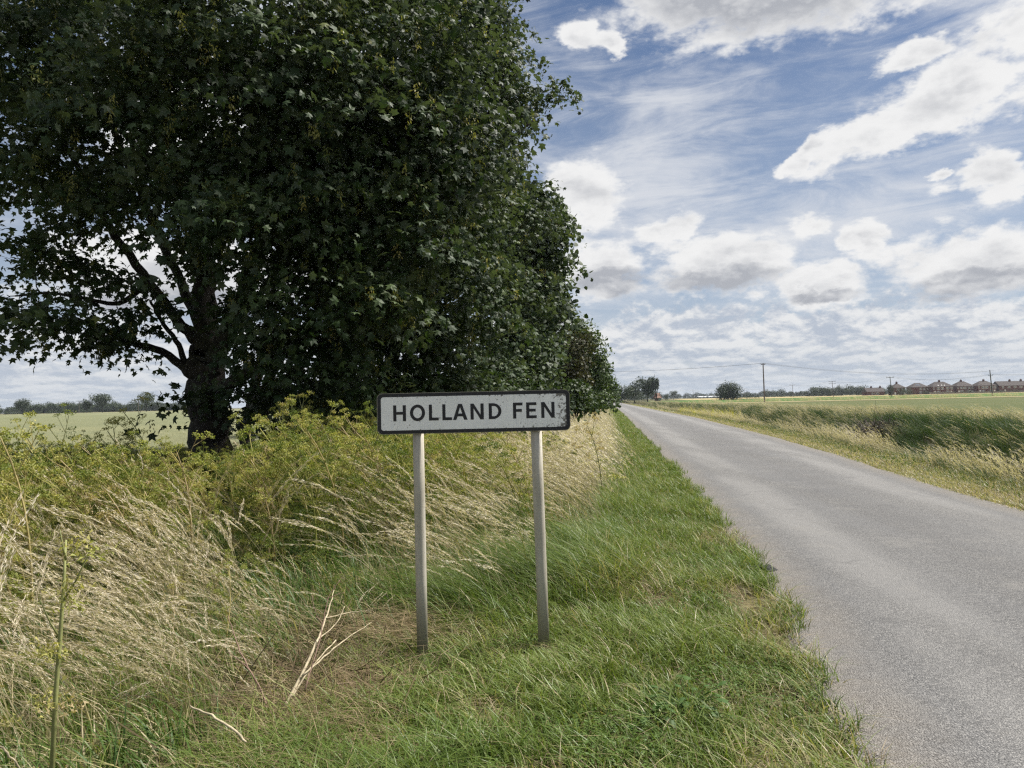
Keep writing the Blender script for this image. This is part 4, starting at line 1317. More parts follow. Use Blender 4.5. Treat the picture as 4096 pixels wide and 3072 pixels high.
ZC = 1.490
mb = MB(); prism(mb, rrect(LW, LH, .030), -.003, .003)
o = mb.build('board', M['sign_black'], sign); o.location = (0, 0, ZC)
mb = MB(); prism(mb, rrect(LW - .045, LH - .042, .016), -.0042, -.0031)
o = mb.build('white_face', M['sign_white'], sign); o.location = (0, 0, ZC)
o['label'] = 'white face speckled with dirt and lichen at its right end'
mb = MB()
edge_o, edge_i = rrect(LW + .006, LH + .006, .033), rrect(LW + .0005, LH + .0005, .030)
n_ = len(edge_o)
v = [(x, -.0022, z) for x, z in edge_o] + [(x, -.0022, z) for x, z in edge_i] + [(x, .02, z) for x, z in edge_o]
mb.add(v, [np.array([[i, (i + 1) % n_, (i + 1) % n_ + n_, i + n_] for i in range(n_)]), np.array([[i, i + 2 * n_, (i + 1) % n_ + 2 * n_, (i + 1) % n_] for i in range(n_)])])
o = mb.build('edge_trim', M['galvanised'], sign); o.location = (0, 0, ZC)

CH, S_ = .0996, ST


def ring(mb, outer, inner, y0, y1):
    n = len(outer)
    v = [(x, y0, z) for x, z in outer] + [(x, y0, z) for x, z in inner] + [(x, y1, z) for x, z in outer] + [(x, y1, z) for x, z in inner]
    q = lambda a_, b_: np.array([[a_ + i, a_ + (i + 1) % n, b_ + (i + 1) % n, b_ + i] for i in range(n)])
    mb.add(v, [q(0, n), q(2 * n, 0), q(n, 3 * n)])


def letter(ch, w_):
    """flat cut letter, lower left corner at 0,0"""
    mb = MB(); y0, y1 = -.0052, -.0043
    h, s = CH, S_
    P = lambda pts: prism(mb, pts, y0, y1)
    if ch == 'H':
        P([(0, 0), (s, 0), (s, h * .5 - s * .45), (w_ - s, h * .5 - s * .45), (w_ - s, 0), (w_, 0), (w_, h), (w_ - s, h), (w_ - s, h * .5 + s * .45), (s, h * .5 + s * .45), (s, h), (0, h)])
    elif ch == 'L':
        P([(0, 0), (w_, 0), (w_, s * .92), (s, s * .92), (s, h), (0, h)])
    elif ch == 'F':
        P([(0, 0), (s, 0), (s, h * .42), (w_ * .92, h * .42), (w_ * .92, h * .42 + s * .9), (s, h * .42 + s * .9), (s, h - s * .92), (w_, h - s * .92), (w_, h), (0, h)])
    elif ch == 'E':
        P([(0, 0), (w_, 0), (w_, s * .92), (s, s * .92), (s, h * .5 - s * .42), (w_ * .92, h * .5 - s * .42), (w_ * .92, h * .5 + s * .48), (s, h * .5 + s * .48), (s, h - s * .92), (w_, h - s * .92), (w_, h), (0, h)])
    elif ch == 'N':
        P([(0, 0), (s, 0), (s, h * .70), (w_ - s * 1.05, 0), (w_, 0), (w_, h), (w_ - s, h), (w_ - s, h * .30), (s * 1.05, h), (0, h)])
    elif ch == 'A':
        m_, t_ = w_ / 2, s * .62
        P([(0, 0), (s * 1.06, 0), (s * 1.06 + .0085, h * .22), (w_ - s * 1.06 - .0085, h * .22), (w_ - s * 1.06, 0), (w_, 0), (m_ + t_, h), (m_, h), (m_, h * .80), (m_ + .0125, h * .40), (m_ - .0125, h * .40), (m_, h * .7999), (m_ - .00005, h), (m_ - t_, h)])
    elif ch == 'O':
        k = 36
        o_ = [(w_ / 2 + w_ / 2 * math.cos(2 * math.pi * i / k), h / 2 + (h / 2 + .002) * math.sin(2 * math.pi * i / k)) for i in range(k)]
        i_ = [(w_ / 2 + (w_ / 2 - s) * math.cos(2 * math.pi * i / k), h / 2 + (h / 2 + .002 - s * .95) * math.sin(2 * math.pi * i / k)) for i in range(k)]
        ring(mb, o_, i_, y0, y1)
    elif ch == 'D':
        def dd(x0, x1, z0, z1):
            k = 16; b_ = x0 + (x1 - x0) * .32
            return [(x0, z0), (b_, z0)] + [(b_ + (x1 - b_) * math.sin(math.pi * i / k), (z0 + z1) / 2 - (z1 - z0) / 2 * math.cos(math.pi * i / k)) for i in range(1, k)] + [(b_, z1), (x0, z1)]
        ring(mb, dd(0, w_, 0, h), dd(s, w_ - s, s * .92, h - s * .92), y0, y1)
    return mb


for ch, a_, b_ in (('H', 172, 242), ('O', 264, 347), ('L', 368, 422), ('L', 442, 495), ('A', 500, 580), ('N', 597, 670), ('D', 698, 768), ('F', 832, 885), ('E', 905, 962), ('N', 988, 1062)):
    kx = 1.132e-3
    o = letter(ch, (b_ - a_) * kx).build('letter', M['sign_black'], sign)
    o.location = ((a_ - 615.5) * kx, 0, ZC - CH / 2 + .003)
for x_, z0, ln in ((-.354, -.25, 0), (.387, -.20, .022)):
    mb = MB()
    mb.tube([(x_ + ln, .046, z0), (x_ + ln * .66, .046, .5), (x_ + ln * .33, .046, 1.0), (x_, .046, 1.585)], .0348, 24)
    mb.build('post', M['galvanised'], sign, True)
    for zc in (1.43, 1.55):
        mb = MB()
        mb.box(x_ - .05, x_ + .05, .004, .012, zc - .012, zc + .012)
        mb.tube([(x_, .046, zc - .012), (x_, .046, zc + .012)], .0375, 16)
        mb.build('clip', M['galvanised'], sign)

# ================================================================== weeds one can pick out in the foreground
def weed_plant(name, label, cat, x, y, seed, H, tb, lean, nbr=6, group=None, sc_=1., stem_mat='green_stalk'):
    st, um, lf = hemlock_parts(seed, H, tb, lean, nbr)
    root = empty(name, (x, y, float(Hxy(x, y))), random.uniform(-.5, .5)); root.scale = (sc_,) * 3
    tag(root, label, cat, group)
    st.build('stem', M[stem_mat], root); a_ = um.build('umbels', M['hemlock_green'], root); b_ = lf.build('leaves', M['hemlock_green'], root)
    a_['kind'] = b_['kind'] = 'stuff'
    return root


def gp(px, py, z=0.):
    d = fw + rt * ((px - 512) / FPX) - up * ((py - 384) / FPX)
    t_ = (z - CZ) / d.z
    return d.x * t_, d.y * t_


HG = 'single hemlock plants standing clear of the thicket'
for px, d, H, tb, lean, sd_, lab in (
        (96, 7.6, 1.36, .42, .28, 511, 'dark green hemlock head against the wheat, left of the big trunk'),
        (140, 8.2, 1.28, .62, .35, 512, 'hemlock with bare forked stalks halfway between left edge and trunk'),
        (165, 8.6, 1.42, .70, .25, 513, 'tallest yellowish hemlock umbel reaching up beside the trunk, over the wheat'),
        (20, 6.6, 1.20, .35, .15, 514, 'leftmost hemlock with dark flat umbels against the wheat'),
        (48, 6.9, 1.16, .25, .2, 515, 'small dark hemlock umbel second from the left edge'),
        (290, 8.4, 1.28, .66, .10, 516, 'bright yellow green hemlock rising just right of the trunk base'),
        (312, 8.8, 1.38, .60, .18, 517, 'pale hemlock second right of the trunk base'),
        (325, 9.2, 1.42, .55, .2, 518, 'tall hemlock left of the sign board under the dark crown'),
        (345, 8.2, 1.3, .68, .25, 519, 'yellow hemlock close to the left end of the sign board'),
        (600, 11, 1.2, .88, .1, 520, 'dry brown hemlock skeleton at the verge right of the sign')):
    weed_plant('hemlock_plant', lab, 'plant', bear(px) * d, d, sd_, H, tb, lean, 6, HG)

# the tall stalk close to the camera at the left
st, lf = MB(), MB()
base = np.array((*gp(48, 792), 0.))
pts = [at(44, 790, 2.35), at(56, 690, 2.38), at(60, 640, 2.4), at(64, 580, 2.42), at(66, 540, 2.45)]
root = empty('hemlock_stalk', tuple(pts[0] * (1, 1, 0)))
o0 = np.array(root.location)
pts[0][2] = -.03
st.tube(np.array(pts) - o0, [.0085, .0075, .0065, .005, .003], 7, .5)
for a_, b_ in (((64, 600), (88, 555)), ((61, 640), (40, 600)), ((66, 560), (60, 530))):
    p, q = at(*a_, 2.42), at(*b_, 2.40)
    st.tube(np.array([p, (p + q) / 2 + (0, 0, -.01), q]) - o0, [.004, .003, .002], 5, .5)
st.build('stem', M['green_stalk'], root, True)
r = np.random.default_rng(77)
for px, py, sz in ((78, 545, .06), (92, 552, .07), (40, 650, .07), (52, 655, .06), (70, 600, .05), (46, 700, .06), (66, 704, .06), (75, 585, .05)):
    c_ = at(px, py, 2.38) - o0
    k = 90
    p = c_ + r.normal(0, 1, (k, 3)) * sz * np.array((.55, .5, .28))
    e1, e2 = r.normal(0, .007, (k, 3)), r.normal(0, .007, (k, 3))
    lf.add(np.stack([p, p + e1, p + e2], 1).reshape(-1, 3), np.arange(k)[:, None] * 3 + np.arange(3)[None], np.clip(.6 + r.normal(0, .1), 0, 1))
o = lf.build('leaves', M['hemlock_green'], root); o['kind'] = 'stuff'
tag(root, 'single tall bare hemlock stalk close by at the lower left', 'plant')


def stalk(name, label, paths, mat, cat='branch'):
    """paths: lists of (px, py, distance, radius) laid on or leaning over the ground"""
    p0 = at(*paths[0][0][:3])
    root = empty(name, (p0[0], p0[1], 0.))
    for k, pa in enumerate(paths):
        pts_ = np.array([at(a_, b_, c_) for a_, b_, c_, _ in pa]) - np.array(root.location)
        pts_[:, 2] = np.maximum(pts_[:, 2], .012)
        fine = np.linspace(0, len(pa) - 1, len(pa) * 4)
        q = np.stack([np.interp(fine, np.arange(len(pa)), pts_[:, z]) for z in range(3)], -1)
        for _ in range(3):
            q[1:-1] = (q[:-2] + 2 * q[1:-1] + q[2:]) / 4
        q[1:-1] += rng.normal(0, .0016, (len(q) - 2, 3))
        MB().tube(q, np.interp(fine, np.arange(len(pa)), [z[3] * .72 for z in pa]), 6, .5, .06).build('main_stem' if k == 0 else 'side_branch', M[mat], root, True)
    tag(root, label, cat)


stalk('dead_stalk', 'pale dead stalk with splayed side branches lying left of the posts',
      [[(282, 712, 3.62, .013), (300, 678, 3.75, .011), (318, 640, 3.95, .009), (328, 612, 4.15, .006), (334, 590, 4.3, .003)],
       [(302, 676, 3.75, .008), (330, 652, 3.9, .006), (350, 636, 4.1, .004), (372, 622, 4.3, .002)],
       [(318, 640, 3.95, .005), (338, 622, 4.1, .004), (345, 606, 4.2, .002)],
       [(290, 700, 3.66, .008), (310, 668, 3.8, .006), (336, 640, 4.0, .004)],
       [(326, 618, 4.1, .004), (350, 612, 4.25, .003), (372, 610, 4.4, .002)]], 'dry_wood')
stalk('dead_stalk', 'thin reddish dead stalk with a swollen joint, left of the pale one',
      [[(268, 712, 3.6, .006), (262, 690, 3.66, .006), (246, 664, 3.8, .005), (236, 640, 3.9, .004), (228, 615, 4.0, .002)],
       [(252, 674, 3.75, .004), (240, 660, 3.75, .003), (226, 652, 3.8, .002)]], 'red_stalk')
stalk('dead_stalk', 'reddish upright dead stalk rising through the pale branches',
      [[(305, 690, 3.7, .005), (320, 640, 3.92, .004), (324, 615, 4.0, .004), (328, 596, 4.05, .003), (340, 580, 4.1, .002)],
       [(322, 625, 3.97, .003), (314, 610, 4.0, .002), (312, 596, 4.05, .0015)], [(328, 598, 4.05, .003), (345, 592, 4.1, .0015)]], 'red_stalk')
stalk('fallen_stem', 'pale yellow bent stem lying across the grass at the bottom left',
      [[(190, 706, 3.0, .005), (212, 716, 2.95, .007), (232, 728, 2.92, .008), (246, 742, 2.9, .006)]], 'dry_wood')
stalk('fallen_stem', 'pale arched stem crossing the bottom left corner',
      [[(-6, 742, 2.35, .005), (8, 752, 2.36, .005), (20, 768, 2.38, .004), (26, 782, 2.4, .004)]], 'dry_wood')

# leafy weed in the mown grass
def leafy(name, label, x, y, k, rad, size, seed, cat='plant'):
    r = np.random.default_rng(seed)
    root = empty(name, (x, y, float(Hxy(x, y))))
    for q in range(k):
        th = r.random() * 6.28; rr_ = rad * math.sqrt(r.random()); hz_ = .03 + .07 * r.random()
        c_ = np.array((math.cos(th) * rr_, math.sin(th) * rr_, hz_))
        t_ = np.array((math.cos(th), math.sin(th), -.15 + .3 * r.random())) + r.normal(0, .3, 3); t_ /= np.linalg.norm(t_)
        b_ = np.cross(t_, (0, 0, 1)); b_ /= np.linalg.norm(b_); n_ = np.cross(b_, t_)
        ou = [(0, 0), (.12, .12), (.30, .16), (.18, .30), (.36, .46), (.18, .56), (.24, .74), (.08, .80), (0, 1)]
        ou = ou + [(-a_, b2) for a_, b2 in ou[-2:0:-1]]
        sz = size * (.6 + .7 * r.random())
        v = [c_ + (b_ * a_ + t_ * b2 + n_ * (-.25 * b2 * b2 - .3 * a_ * a_)) * sz for a_, b2 in ou]
        v.append(c_ + (t_ * .45 - n_ * .03) * sz)
        n2 = len(ou)
        mb = MB().add(v, np.array([(n2, i, (i + 1) % n2) for i in range(n2)]), np.clip(.3 + .3 * r.random(), 0, 1))
        mb.tube(np.array([(0, 0, 0), c_ * (.5, .5, .7), c_]), [.003, .0025, .002], 4, .5, cap=False)
        mb.build('leaf', M['weed_leaf'], root)
    tag(root, label, cat)


gx_, gy_ = gp(690, 720)
leafy('leafy_weed', 'low dark green jagged leaved weed in the grass near the bottom', gx_, gy_, 34, .20, .06, 5)
gx_, gy_ = gp(655, 738)
leafy('leafy_weed', 'small second jagged leaved weed just left of the larger one', gx_, gy_, 14, .10, .05, 6)
gx_, gy_ = gp(262, 640)
leafy('leafy_weed', 'broad leaved green weed among the dry grass left of the posts', gx_, gy_, 12, .15, .13, 7)

# ================================================================== road edge bits
mb = MB()
cx_, cy_ = gp(760, 571)
k = 40
th = np.linspace(0, 2 * np.pi, k, endpoint=False)
rr_ = 1 + .35 * (fbm2(np.cos(th) * 2 + 5, np.sin(th) * 2, 3, 3) - .5) * 2
out_ = np.stack([np.cos(th) * .17 * rr_, np.sin(th) * .085 * rr_], -1)
v = [(x, y, .0) for x, y in out_] + [(x * .8, y * .8, .018 + .012 * rng.random()) for x, y in out_] + [(0, 0, .022)]
mb.add(v, [np.array([[i, (i + 1) % k, (i + 1) % k + k, i + k] for i in range(k)]), np.array([[i + k, (i + 1) % k + k, 2 * k] for i in range(k)])])
o = mb.build('tar_lump', M['tar']); o.location = (cx_, cy_, .022); o.rotation_euler = (0, 0, R(-20))
tag(o, 'black lump of loose tar at the broken left edge of the lane', 'debris')
gb = MB()
for (f_, lo_, hi_, cnt, s0, s1) in ((nL, .0, .42, 3200, 2, 11), (nR, -.25, .06, 700, 8, 22)):
    s = s0 + (s1 - s0) * rng.random(cnt); n = (edgeL(s) if f_ is nL else f_(s)) + lo_ + (hi_ - lo_) * rng.random(cnt) ** 1.6
    x, y = XY(s, n)
    c_ = np.stack([x, y, np.full(cnt, .018)], -1)
    oc = np.array([(1, 0, 0), (0, 1, 0), (-1, 0, 0), (0, -1, 0), (0, 0, .7), (0, 0, -.7)], float)
    sz = .002 + .006 * rng.random(cnt) ** 2.2
    v = c_[:, None] + (oc[None] + rng.normal(0, .2, (cnt, 6, 3))) * sz[:, None, None]
    F_ = np.array([(0, 1, 4), (1, 2, 4), (2, 3, 4), (3, 0, 4), (1, 0, 5), (2, 1, 5), (3, 2, 5), (0, 3, 5)])
    gb.add(v.reshape(-1, 3), ((np.arange(cnt) * 6)[:, None, None] + F_[None]).reshape(-1, 3))
o = gb.build('loose_chippings', M['stone_chip']); tag(o, 'loose stone chippings along the crumbling road edges', 'gravel', kind='stuff')

# ================================================================== utility poles and wires
def pole(label, px, d, h, style='T', lean=.0, z0=0., arm=1.1):
    x, y, _ = far(px, d)
    root = empty('utility_pole', (x, y, z0)); tag(root, label, 'pole', 'utility poles crossing the fen')
    top = np.array((-lean * h, 0, h))
    MB().tube([(0, 0, -.5), top * .5, top], [.16, .14, .115], 8).build('post', M['pole_timber'], root)
    tips = []
    arms = {'T': [h - .35], 'TT': [h - .3, h - 1.5], 'V': [h - 1.6], 'S': []}[style]
    for az_ in arms:
        cx_ = -lean * az_
        if style == 'V':
            for sg in (-1, 1):
                MB().tube([(cx_, 0, az_ - .15), (cx_ + sg * .55, 0, az_), (cx_ + sg * .7, 0, az_ + .35)], .05, 6).build('crossarm', M['pole_iron'], root)
        else:
            mb_ = MB(); mb_.box(cx_ - arm, cx_ + arm, -.07, .07, az_ - .07, az_ + .07); mb_.build('crossarm', M['pole_timber'], root)
            for q in (-.92, 0, .92):
                MB().tube([(cx_ + q * arm, 0, az_ + .07), (cx_ + q * arm, 0, az_ + .2), (cx_ + q * arm, 0, az_ + .34)], [.05, .075, .04], 6).build('insulator', M['insulator_clay'], root)
        tips += [(x + cx_ - arm * .92, y, z0 + az_ + .3), (x + cx_ + arm * .92, y, z0 + az_ + .3)]
    if not tips:
        tips = [(x + top[0], y, z0 + h)] * 2
    return tips


def wire(label, p, q, sag, r_=.02):
    t_ = np.linspace(0, 1, 20)[:, None]
    p, q = np.array(p), np.array(q)
    c_ = p + (q - p) * t_
    c_[:, 2] -= sag * 4 * (t_ * (1 - t_))[:, 0]
    root = MB().tube(c_ - c_[0], r_, 4, cap=False).build('overhead_wire', M['wire_metal'])
    root.location = c_[0]
    tag(root, label, 'wire', 'overhead wires')


pA = pole('tallest near utility pole standing on the far bank of the ditch', 764, 172, 9.2, 'T', .01, arm=.5)
pB = pole('leaning utility pole with curved brackets before the end houses', 992, 212, 7.5, 'V', .07)
pC = pole('leaning T shaped pole beside the dark oval conifer', 891.5, 285, 7.9, 'T', .07, arm=1.4)
pD = pole('pole with two crossarms before the dark woodland', 833, 400, 8.8, 'TT', .06, arm=1.9)
pE = pole('slim T pole in the green field left of the double armed one', 793, 520, 9.0, 'T', .07, arm=1.9)
pF = pole('small far pole just right of the big round bush', 744, 690, 8.8, 'T', 0, arm=2.0)
pG = pole('thin plain pole left of the big round bush, before the barley', 692.8, 640, 8.2, 'S')
pH = pole('plain pole second to the right of the thin barley pole', 714.7, 760, 7.6, 'S')
pI = pole('plain pole between the two poles left of the round bush', 703.7, 860, 6.4, 'S')
pJ = pole('tiny far pole close behind the thin barley pole', 695, 900, 8, 'T', 0, arm=2)
pK = pole('tiny far pole second left of the thin barley pole', 687, 950, 6, 'T', 0, arm=2)
pL = pole('tiny far pole right of the lone round field tree', 680, 1000, 6, 'T', 0, arm=2)
pM = pole('crossarmed pole before the wood beyond the wheat, left', 78.7, 420, 7.6, 'TT', 0, arm=1.5)
pN = pole('thin pole left of the airy tree beyond the wheat', 138, 430, 6.4, 'S')
x0, y0, _ = far(470, 190)
for k in (0, 1):
    nm = ('left hand', 'right hand')[k]
    wire(nm + ' wire running from the near pole to behind the trees', (x0 + k * 1.2, y0, 9.8), pA[k], 1.2)
    wire(nm + ' wire of the near pole running out to the right', pA[k], (pB[k][0], pB[k][1], pB[k][2] + .9 + .2 * k), 1.6)
    wire(nm + ' wire from the bracket pole to the conifer pole', pB[k], pC[k], 1.4)
    wire(nm + ' wire from the conifer pole to the double armed pole', pC[k], pD[k], 1.6, .02)
    wire(nm + ' wire from the double armed pole to the slim pole', pD[k], pE[k], 1.7, .025)
    wire(nm + ' wire from the slim pole to the small far pole', pE[k], pF[k], 2.2, .03)
    e = far(1075, 235)
    wire(nm + ' wire leaving the bracket pole off the right side', pB[k], (e[0] + k, e[1], 7.2 + k * .6), .6)
wire('thin wire between the far barley poles', pG[0], pH[0], 1.5, .035)
wire('thin far wire running left from the barley pole', pG[0], (far(600, 560)[0], 560, 6.8), 1.4, .035)
wire('thin wire over the wood beyond the wheat', pM[0], (far(190, 430)[0], 430, 7.4), 1.2, .025)
wire('thin wire from the wood pole off the left side', pM[1], (far(-60, 420)[0], 420, 7.4), 1.2, .025)

# ================================================================== far trees
def lobes(r, w_, h_, k=7, low=.25):
    out_ = []
    for q in range(k):
        a_ = r.random() * 6.28; rr_ = r.random() ** .5 * w_ * .30
        out_.append((np.array((math.cos(a_) * rr_, math.sin(a_) * rr_, h_ * (low + (1 - low) * (.3 + .5 * r.random())))), w_ * (.27 + .14 * r.random()), h_ * (.20 + .10 * r.random())))
    return out_


def far_crown(seed, w_, h_, nq=1500, qs=.4, k=7, low=.25, style='round'):
    r = np.random.default_rng(seed)
    mb = MB()
    if style == 'oval':
        lb_ = [(np.array((0, 0, h_ * .52)), w_ * .5, h_ * .48)]
    elif style == 'bush':
        lb_ = [(np.array((q_ * w_ * .3, r.normal(0, .1) * w_, h_ * (.35 + .1 * r.random()))), w_ * .26, h_ * (.40 + .14 * r.random())) for q_ in (-1, -.45, 0, .5, 1)] + [(np.array((0, 0, h_ * .5)), w_ * .36, h_ * .47)]
    else:
        lb_ = lobes(r, w_, h_, k, low)
    per = nq // len(lb_)
    for c_, rw, rh in lb_:
        d = r.normal(0, 1, (per, 3)); d /= np.linalg.norm(d, axis=1)[:, None]
        rr_ = r.random(per) ** .4 * (.85 + .3 * r.random(per))
        p = c_ + d * rr_[:, None] * (rw, rw, rh)
        p[:, 2] = np.maximum(p[:, 2], .2)
        u_ = r.normal(0, 1, (per, 3)); u_ /= np.linalg.norm(u_, axis=1)[:, None]
        v_ = np.cross(u_, d + r.normal(0, .5, (per, 3))); v_ /= np.linalg.norm(v_, axis=1)[:, None]
        s_ = (qs * (.5 + .8 * r.random(per)))[:, None] * .5
        mb.add(np.stack([p - u_ * s_, p - v_ * s_ * .8, p + u_ * s_, p + v_ * s_ * .8], 1).reshape(-1, 3), np.arange(per)[:, None] * 4 + np.arange(4)[None],
               np.repeat(np.clip(.42 + r.normal(0, .08) + r.normal(0, .16, per), 0, 1), 4))
    return mb


def far_tree(label, px, d, w_, h_, seed, style='round', trunk=True, cat='tree', name='field_tree', nq=1800, qs=None, low=.25, k=7, mat='far_leaf', z0=0., lean=0.):
    root = empty(name, far(px, d, z0)); tag(root, label, cat)
    far_crown(seed, w_, h_, nq, qs or h_ * .055, k, low, style).build('crown', M[mat], root)['kind'] = 'stuff'
    if trunk:
        mb_ = MB()
        mb_.tube([(0, 0, -.3), (lean * .3, 0, h_ * .25), (lean, 0, h_ * .55)], [h_ * .028, h_ * .022, h_ * .012], 7)
        for a_ in (0, 2.1, 4.2):
            mb_.tube([(0, 0, h_ * .28), (math.cos(a_) * w_ * .14, math.sin(a_) * w_ * .14, h_ * .48), (math.cos(a_) * w_ * .26, math.sin(a_) * w_ * .26, h_ * .68)], [h_ * .014, h_ * .010, h_ * .005], 5)
        mb_.build('trunk', M['bark'], root)
    return root


far_tree('dark bushy tree second from the left beyond the wheat', 22, 415, 8.6, 9.8, 701, low=.12, nq=2200)
far_tree('narrow ivy clad tree beyond the wheat', 86.5, 440, 6.2, 9.2, 702, low=.15)
far_tree('broad domed oak standing alone beyond the wheat', 102, 445, 13.5, 12.2, 703, low=.30, nq=2600, k=9)
far_tree('airy lone tree nearest the big trunk beyond the wheat', 146, 440, 11.0, 13.0, 704, low=.22, nq=1500, k=8)
far_tree('round tree cut by the left edge beyond the wheat', -4, 430, 9, 8.2, 705, low=.1)
far_tree('round green tree right of the lane end, behind the hedge', 621, 300, 9.5, 8.2, 706, 'bush', nq=2600)
far_tree('dark round tree left of the pair at the lane bend', 634, 320, 9.0, 8.8, 707, low=.08, nq=2800, k=10)
far_tree('tall dark tree of the pair at the lane bend', 647, 330, 9.0, 11.6, 708, low=.15, nq=3200, k=10)
far_tree('slim leaning ivy clad tree right of the tall pair', 656, 325, 3.0, 9.2, 709, low=.55, nq=900, k=4, lean=.4)
far_tree('low hedge bush under the trees at the lane bend', 641, 300, 8.0, 3.4, 716, 'bush', False, 'shrub', 'field_bush', 1600)
far_tree('small dark conifer bush beside the red roofed farmhouse', 666, 330, 2.4, 3.6, 710, 'oval', False, 'shrub', 'field_bush', 700)
far_tree('lone round tree in the barley beyond the farmhouse', 673, 600, 7.0, 7.4, 711, low=.2)
far_tree('big round domed bush left of the near pole', 728, 330, 11.6, 9.0, 712, 'bush', False, 'shrub', 'field_bush', 6000)
far_tree('paler lower bush right of the big domed one', 748, 340, 7.5, 3.9, 713, 'bush', False, 'shrub', 'field_bush', 1500)
far_tree('small bush at the end of the row before the near pole', 757, 350, 3.6, 2.8, 717, 'bush', False, 'shrub', 'field_bush', 700)
far_tree('dark oval conifer beside the leaning pole', 890, 420, 4.2, 6.4, 714, 'oval', True, 'tree', 'conifer', 1600)
far_tree('spreading green bush before the first houses', 904, 425, 11.0, 5.2, 715, 'bush', False, 'shrub', 'field_bush', 2400)
for px, w_, h_, lab in ((968, 9, 3.2, 'dark garden hedge before the fourth house'), (1001, 6, 2.6, 'garden bushes at the left end of the terrace'), (1015, 8, 2.8, 'round garden bushes before the terrace'), (925, 5, 3, 'garden bush by the second house')):
    far_tree(lab, px, 462, w_, h_, int(px * 3), 'bush', False, 'shrub', 'garden_bush', 900)

wood_src = proto_coll('wood_tree', [far_crown(800 + k, 9 + k % 3, 8 + 1.1 * (k % 4), 900, .75, 7, -.12, 'bush' if k % 2 else 'round').mesh('wood_tree', M['far_leaf']) for k in range(6)])


def wood(name, label, spans):
    pts_, scl_ = [], []
    for px0, px1, d0, d1, dens, hs in spans:
        N = int(dens)
        px = px0 + (px1 - px0) * (np.arange(N) + rng.random(N)) / N
        d = d0 + (d1 - d0) * rng.random(N)
        pts_.append(np.stack([bear(px) * d, d, np.zeros(N)], -1)); scl_.append(hs * (.75 + .5 * rng.random(N)))
    p_ = np.concatenate(pts_); N = len(p_)
    o_ = gn_scatter(name, wood_src, p_, np.stack([np.zeros(N), np.zeros(N), rng.random(N) * 6.28], -1), np.concatenate(scl_), rng.integers(0, 6, N), [M['far_leaf']])
    return tag(o_, label, 'wood', kind='stuff')


wood('distant_wood', 'long belt of woodland beyond the wheat field', [(-30, 30, 520, 560, 16, .72), (24, 90, 520, 570, 34, .80), (60, 120, 560, 620, 30, .80), (100, 200, 560, 640, 56, .76), (-30, 90, 470, 500, 30, .3)])
wood('distant_wood', 'hazy tree belts along the right hand horizon', [(765, 790, 760, 820, 12, .75), (790, 800, 760, 800, 4, .6), (800, 812, 640, 700, 5, .55), (812, 834, 600, 660, 16, .88), (836, 868, 600, 680, 20, .8), (868, 886, 560, 640, 10, .6), (926, 940, 560, 600, 3, .6), (660, 770, 1200, 1400, 60, .9), (560, 660, 600, 700, 40, .8), (690, 760, 880, 930, 30, .28), (765, 870, 720, 760, 46, .22)])

# ================================================================== houses
def house(label, px0, px1, d, eaves, ridge, depth, style='hip', wins=(), chim=(0,), name='brick_house', cat='house', roof='roof_tile', extra=None, low=()):
    xa, xb = bear(px0) * d, bear(px1) * d
    w_ = xb - xa
    root = empty(name, ((xa + xb) / 2, d, 0)); tag(root, label, cat)
    mb_ = MB(); mb_.box(-w_ / 2 + .6, w_ / 2 - .6, 0, depth, -.3, eaves); mb_.build('wall', M['brick_wall'], root)
    mb_ = MB()
    e0, e1, f0, f1 = -w_ / 2 * .97, w_ / 2 * .97, -.35, depth + .35
    inset = depth * .5 if style == 'hip' else 0.
    v_ = [(e0, f0, eaves), (e1, f0, eaves), (e1, f1, eaves), (e0, f1, eaves), (e0 + inset, depth / 2, ridge), (e1 - inset, depth / 2, ridge), (e0, f0, eaves - .18), (e1, f0, eaves - .18), (e1, f1, eaves - .18), (e0, f1, eaves - .18)]
    mb_.add(v_, [np.array([(0, 1, 5, 4), (2, 3, 4, 5), (6, 7, 1, 0), (7, 8, 2, 1), (8, 9, 3, 2), (9, 6, 0, 3), (9, 8, 7, 6)]), np.array([(1, 2, 5), (3, 0, 4)])])
    ro_ = mb_.build('roof', M[roof], root)
    for c_ in chim:
        cx_ = c_ * w_ / 2
        m2 = MB(); m2.box(cx_ - .55, cx_ + .55, depth / 2 - .4, depth / 2 + .4, ridge - .9, ridge + .9)
        for q in (-.25, .25):
            m2.tube([(cx_ + q, depth / 2, ridge + .9), (cx_ + q, depth / 2, ridge + 1.35)], .14, 6)
        m2.build('chimney', M['brick_wall'], ro_)
    for u_, z_, ww, hh in list(wins) + list(low):
        cx_ = u_ * w_ / 2
        m2 = MB(); m2.box(cx_ - ww / 2, cx_ + ww / 2, -.06, .02, z_, z_ + hh); fr = m2.build('window', M['white_frame'], root)
        for q in (-.5, .5):
            m3 = MB(); m3.box(cx_ + q * ww / 2 - ww * .19, cx_ + q * ww / 2 + ww * .19, -.08, -.0605, z_ + hh * .14, z_ + hh * .86); m3.build('pane', M['window_glass'], fr)
    if extra:
        extra(root, ro_, w_, depth)
    return root


def solar(root, ro_, w_, depth):
    m2 = MB(); sl = (7.9 - 5.0) / (depth / 2 + .35)
    f_ = lambda x, y: (x, y, 5.0 + (y + .35) * sl + .08)
    m2.add([f_(-2.6, .9), f_(1.2, .9), f_(.6, 3.0), (f_(-2.0, 3.0))], np.array([(0, 1, 2, 3)])); m2.build('solar_panel', M['solar_glass'], ro_)


def doors(root, ro_, w_, depth):
    for q in (-.72, .72):
        m2 = MB(); m2.box(q * w_ / 2 - .5, q * w_ / 2 + .5, -.05, .02, 0, 2.1); m2.build('door', M['white_frame'], root)


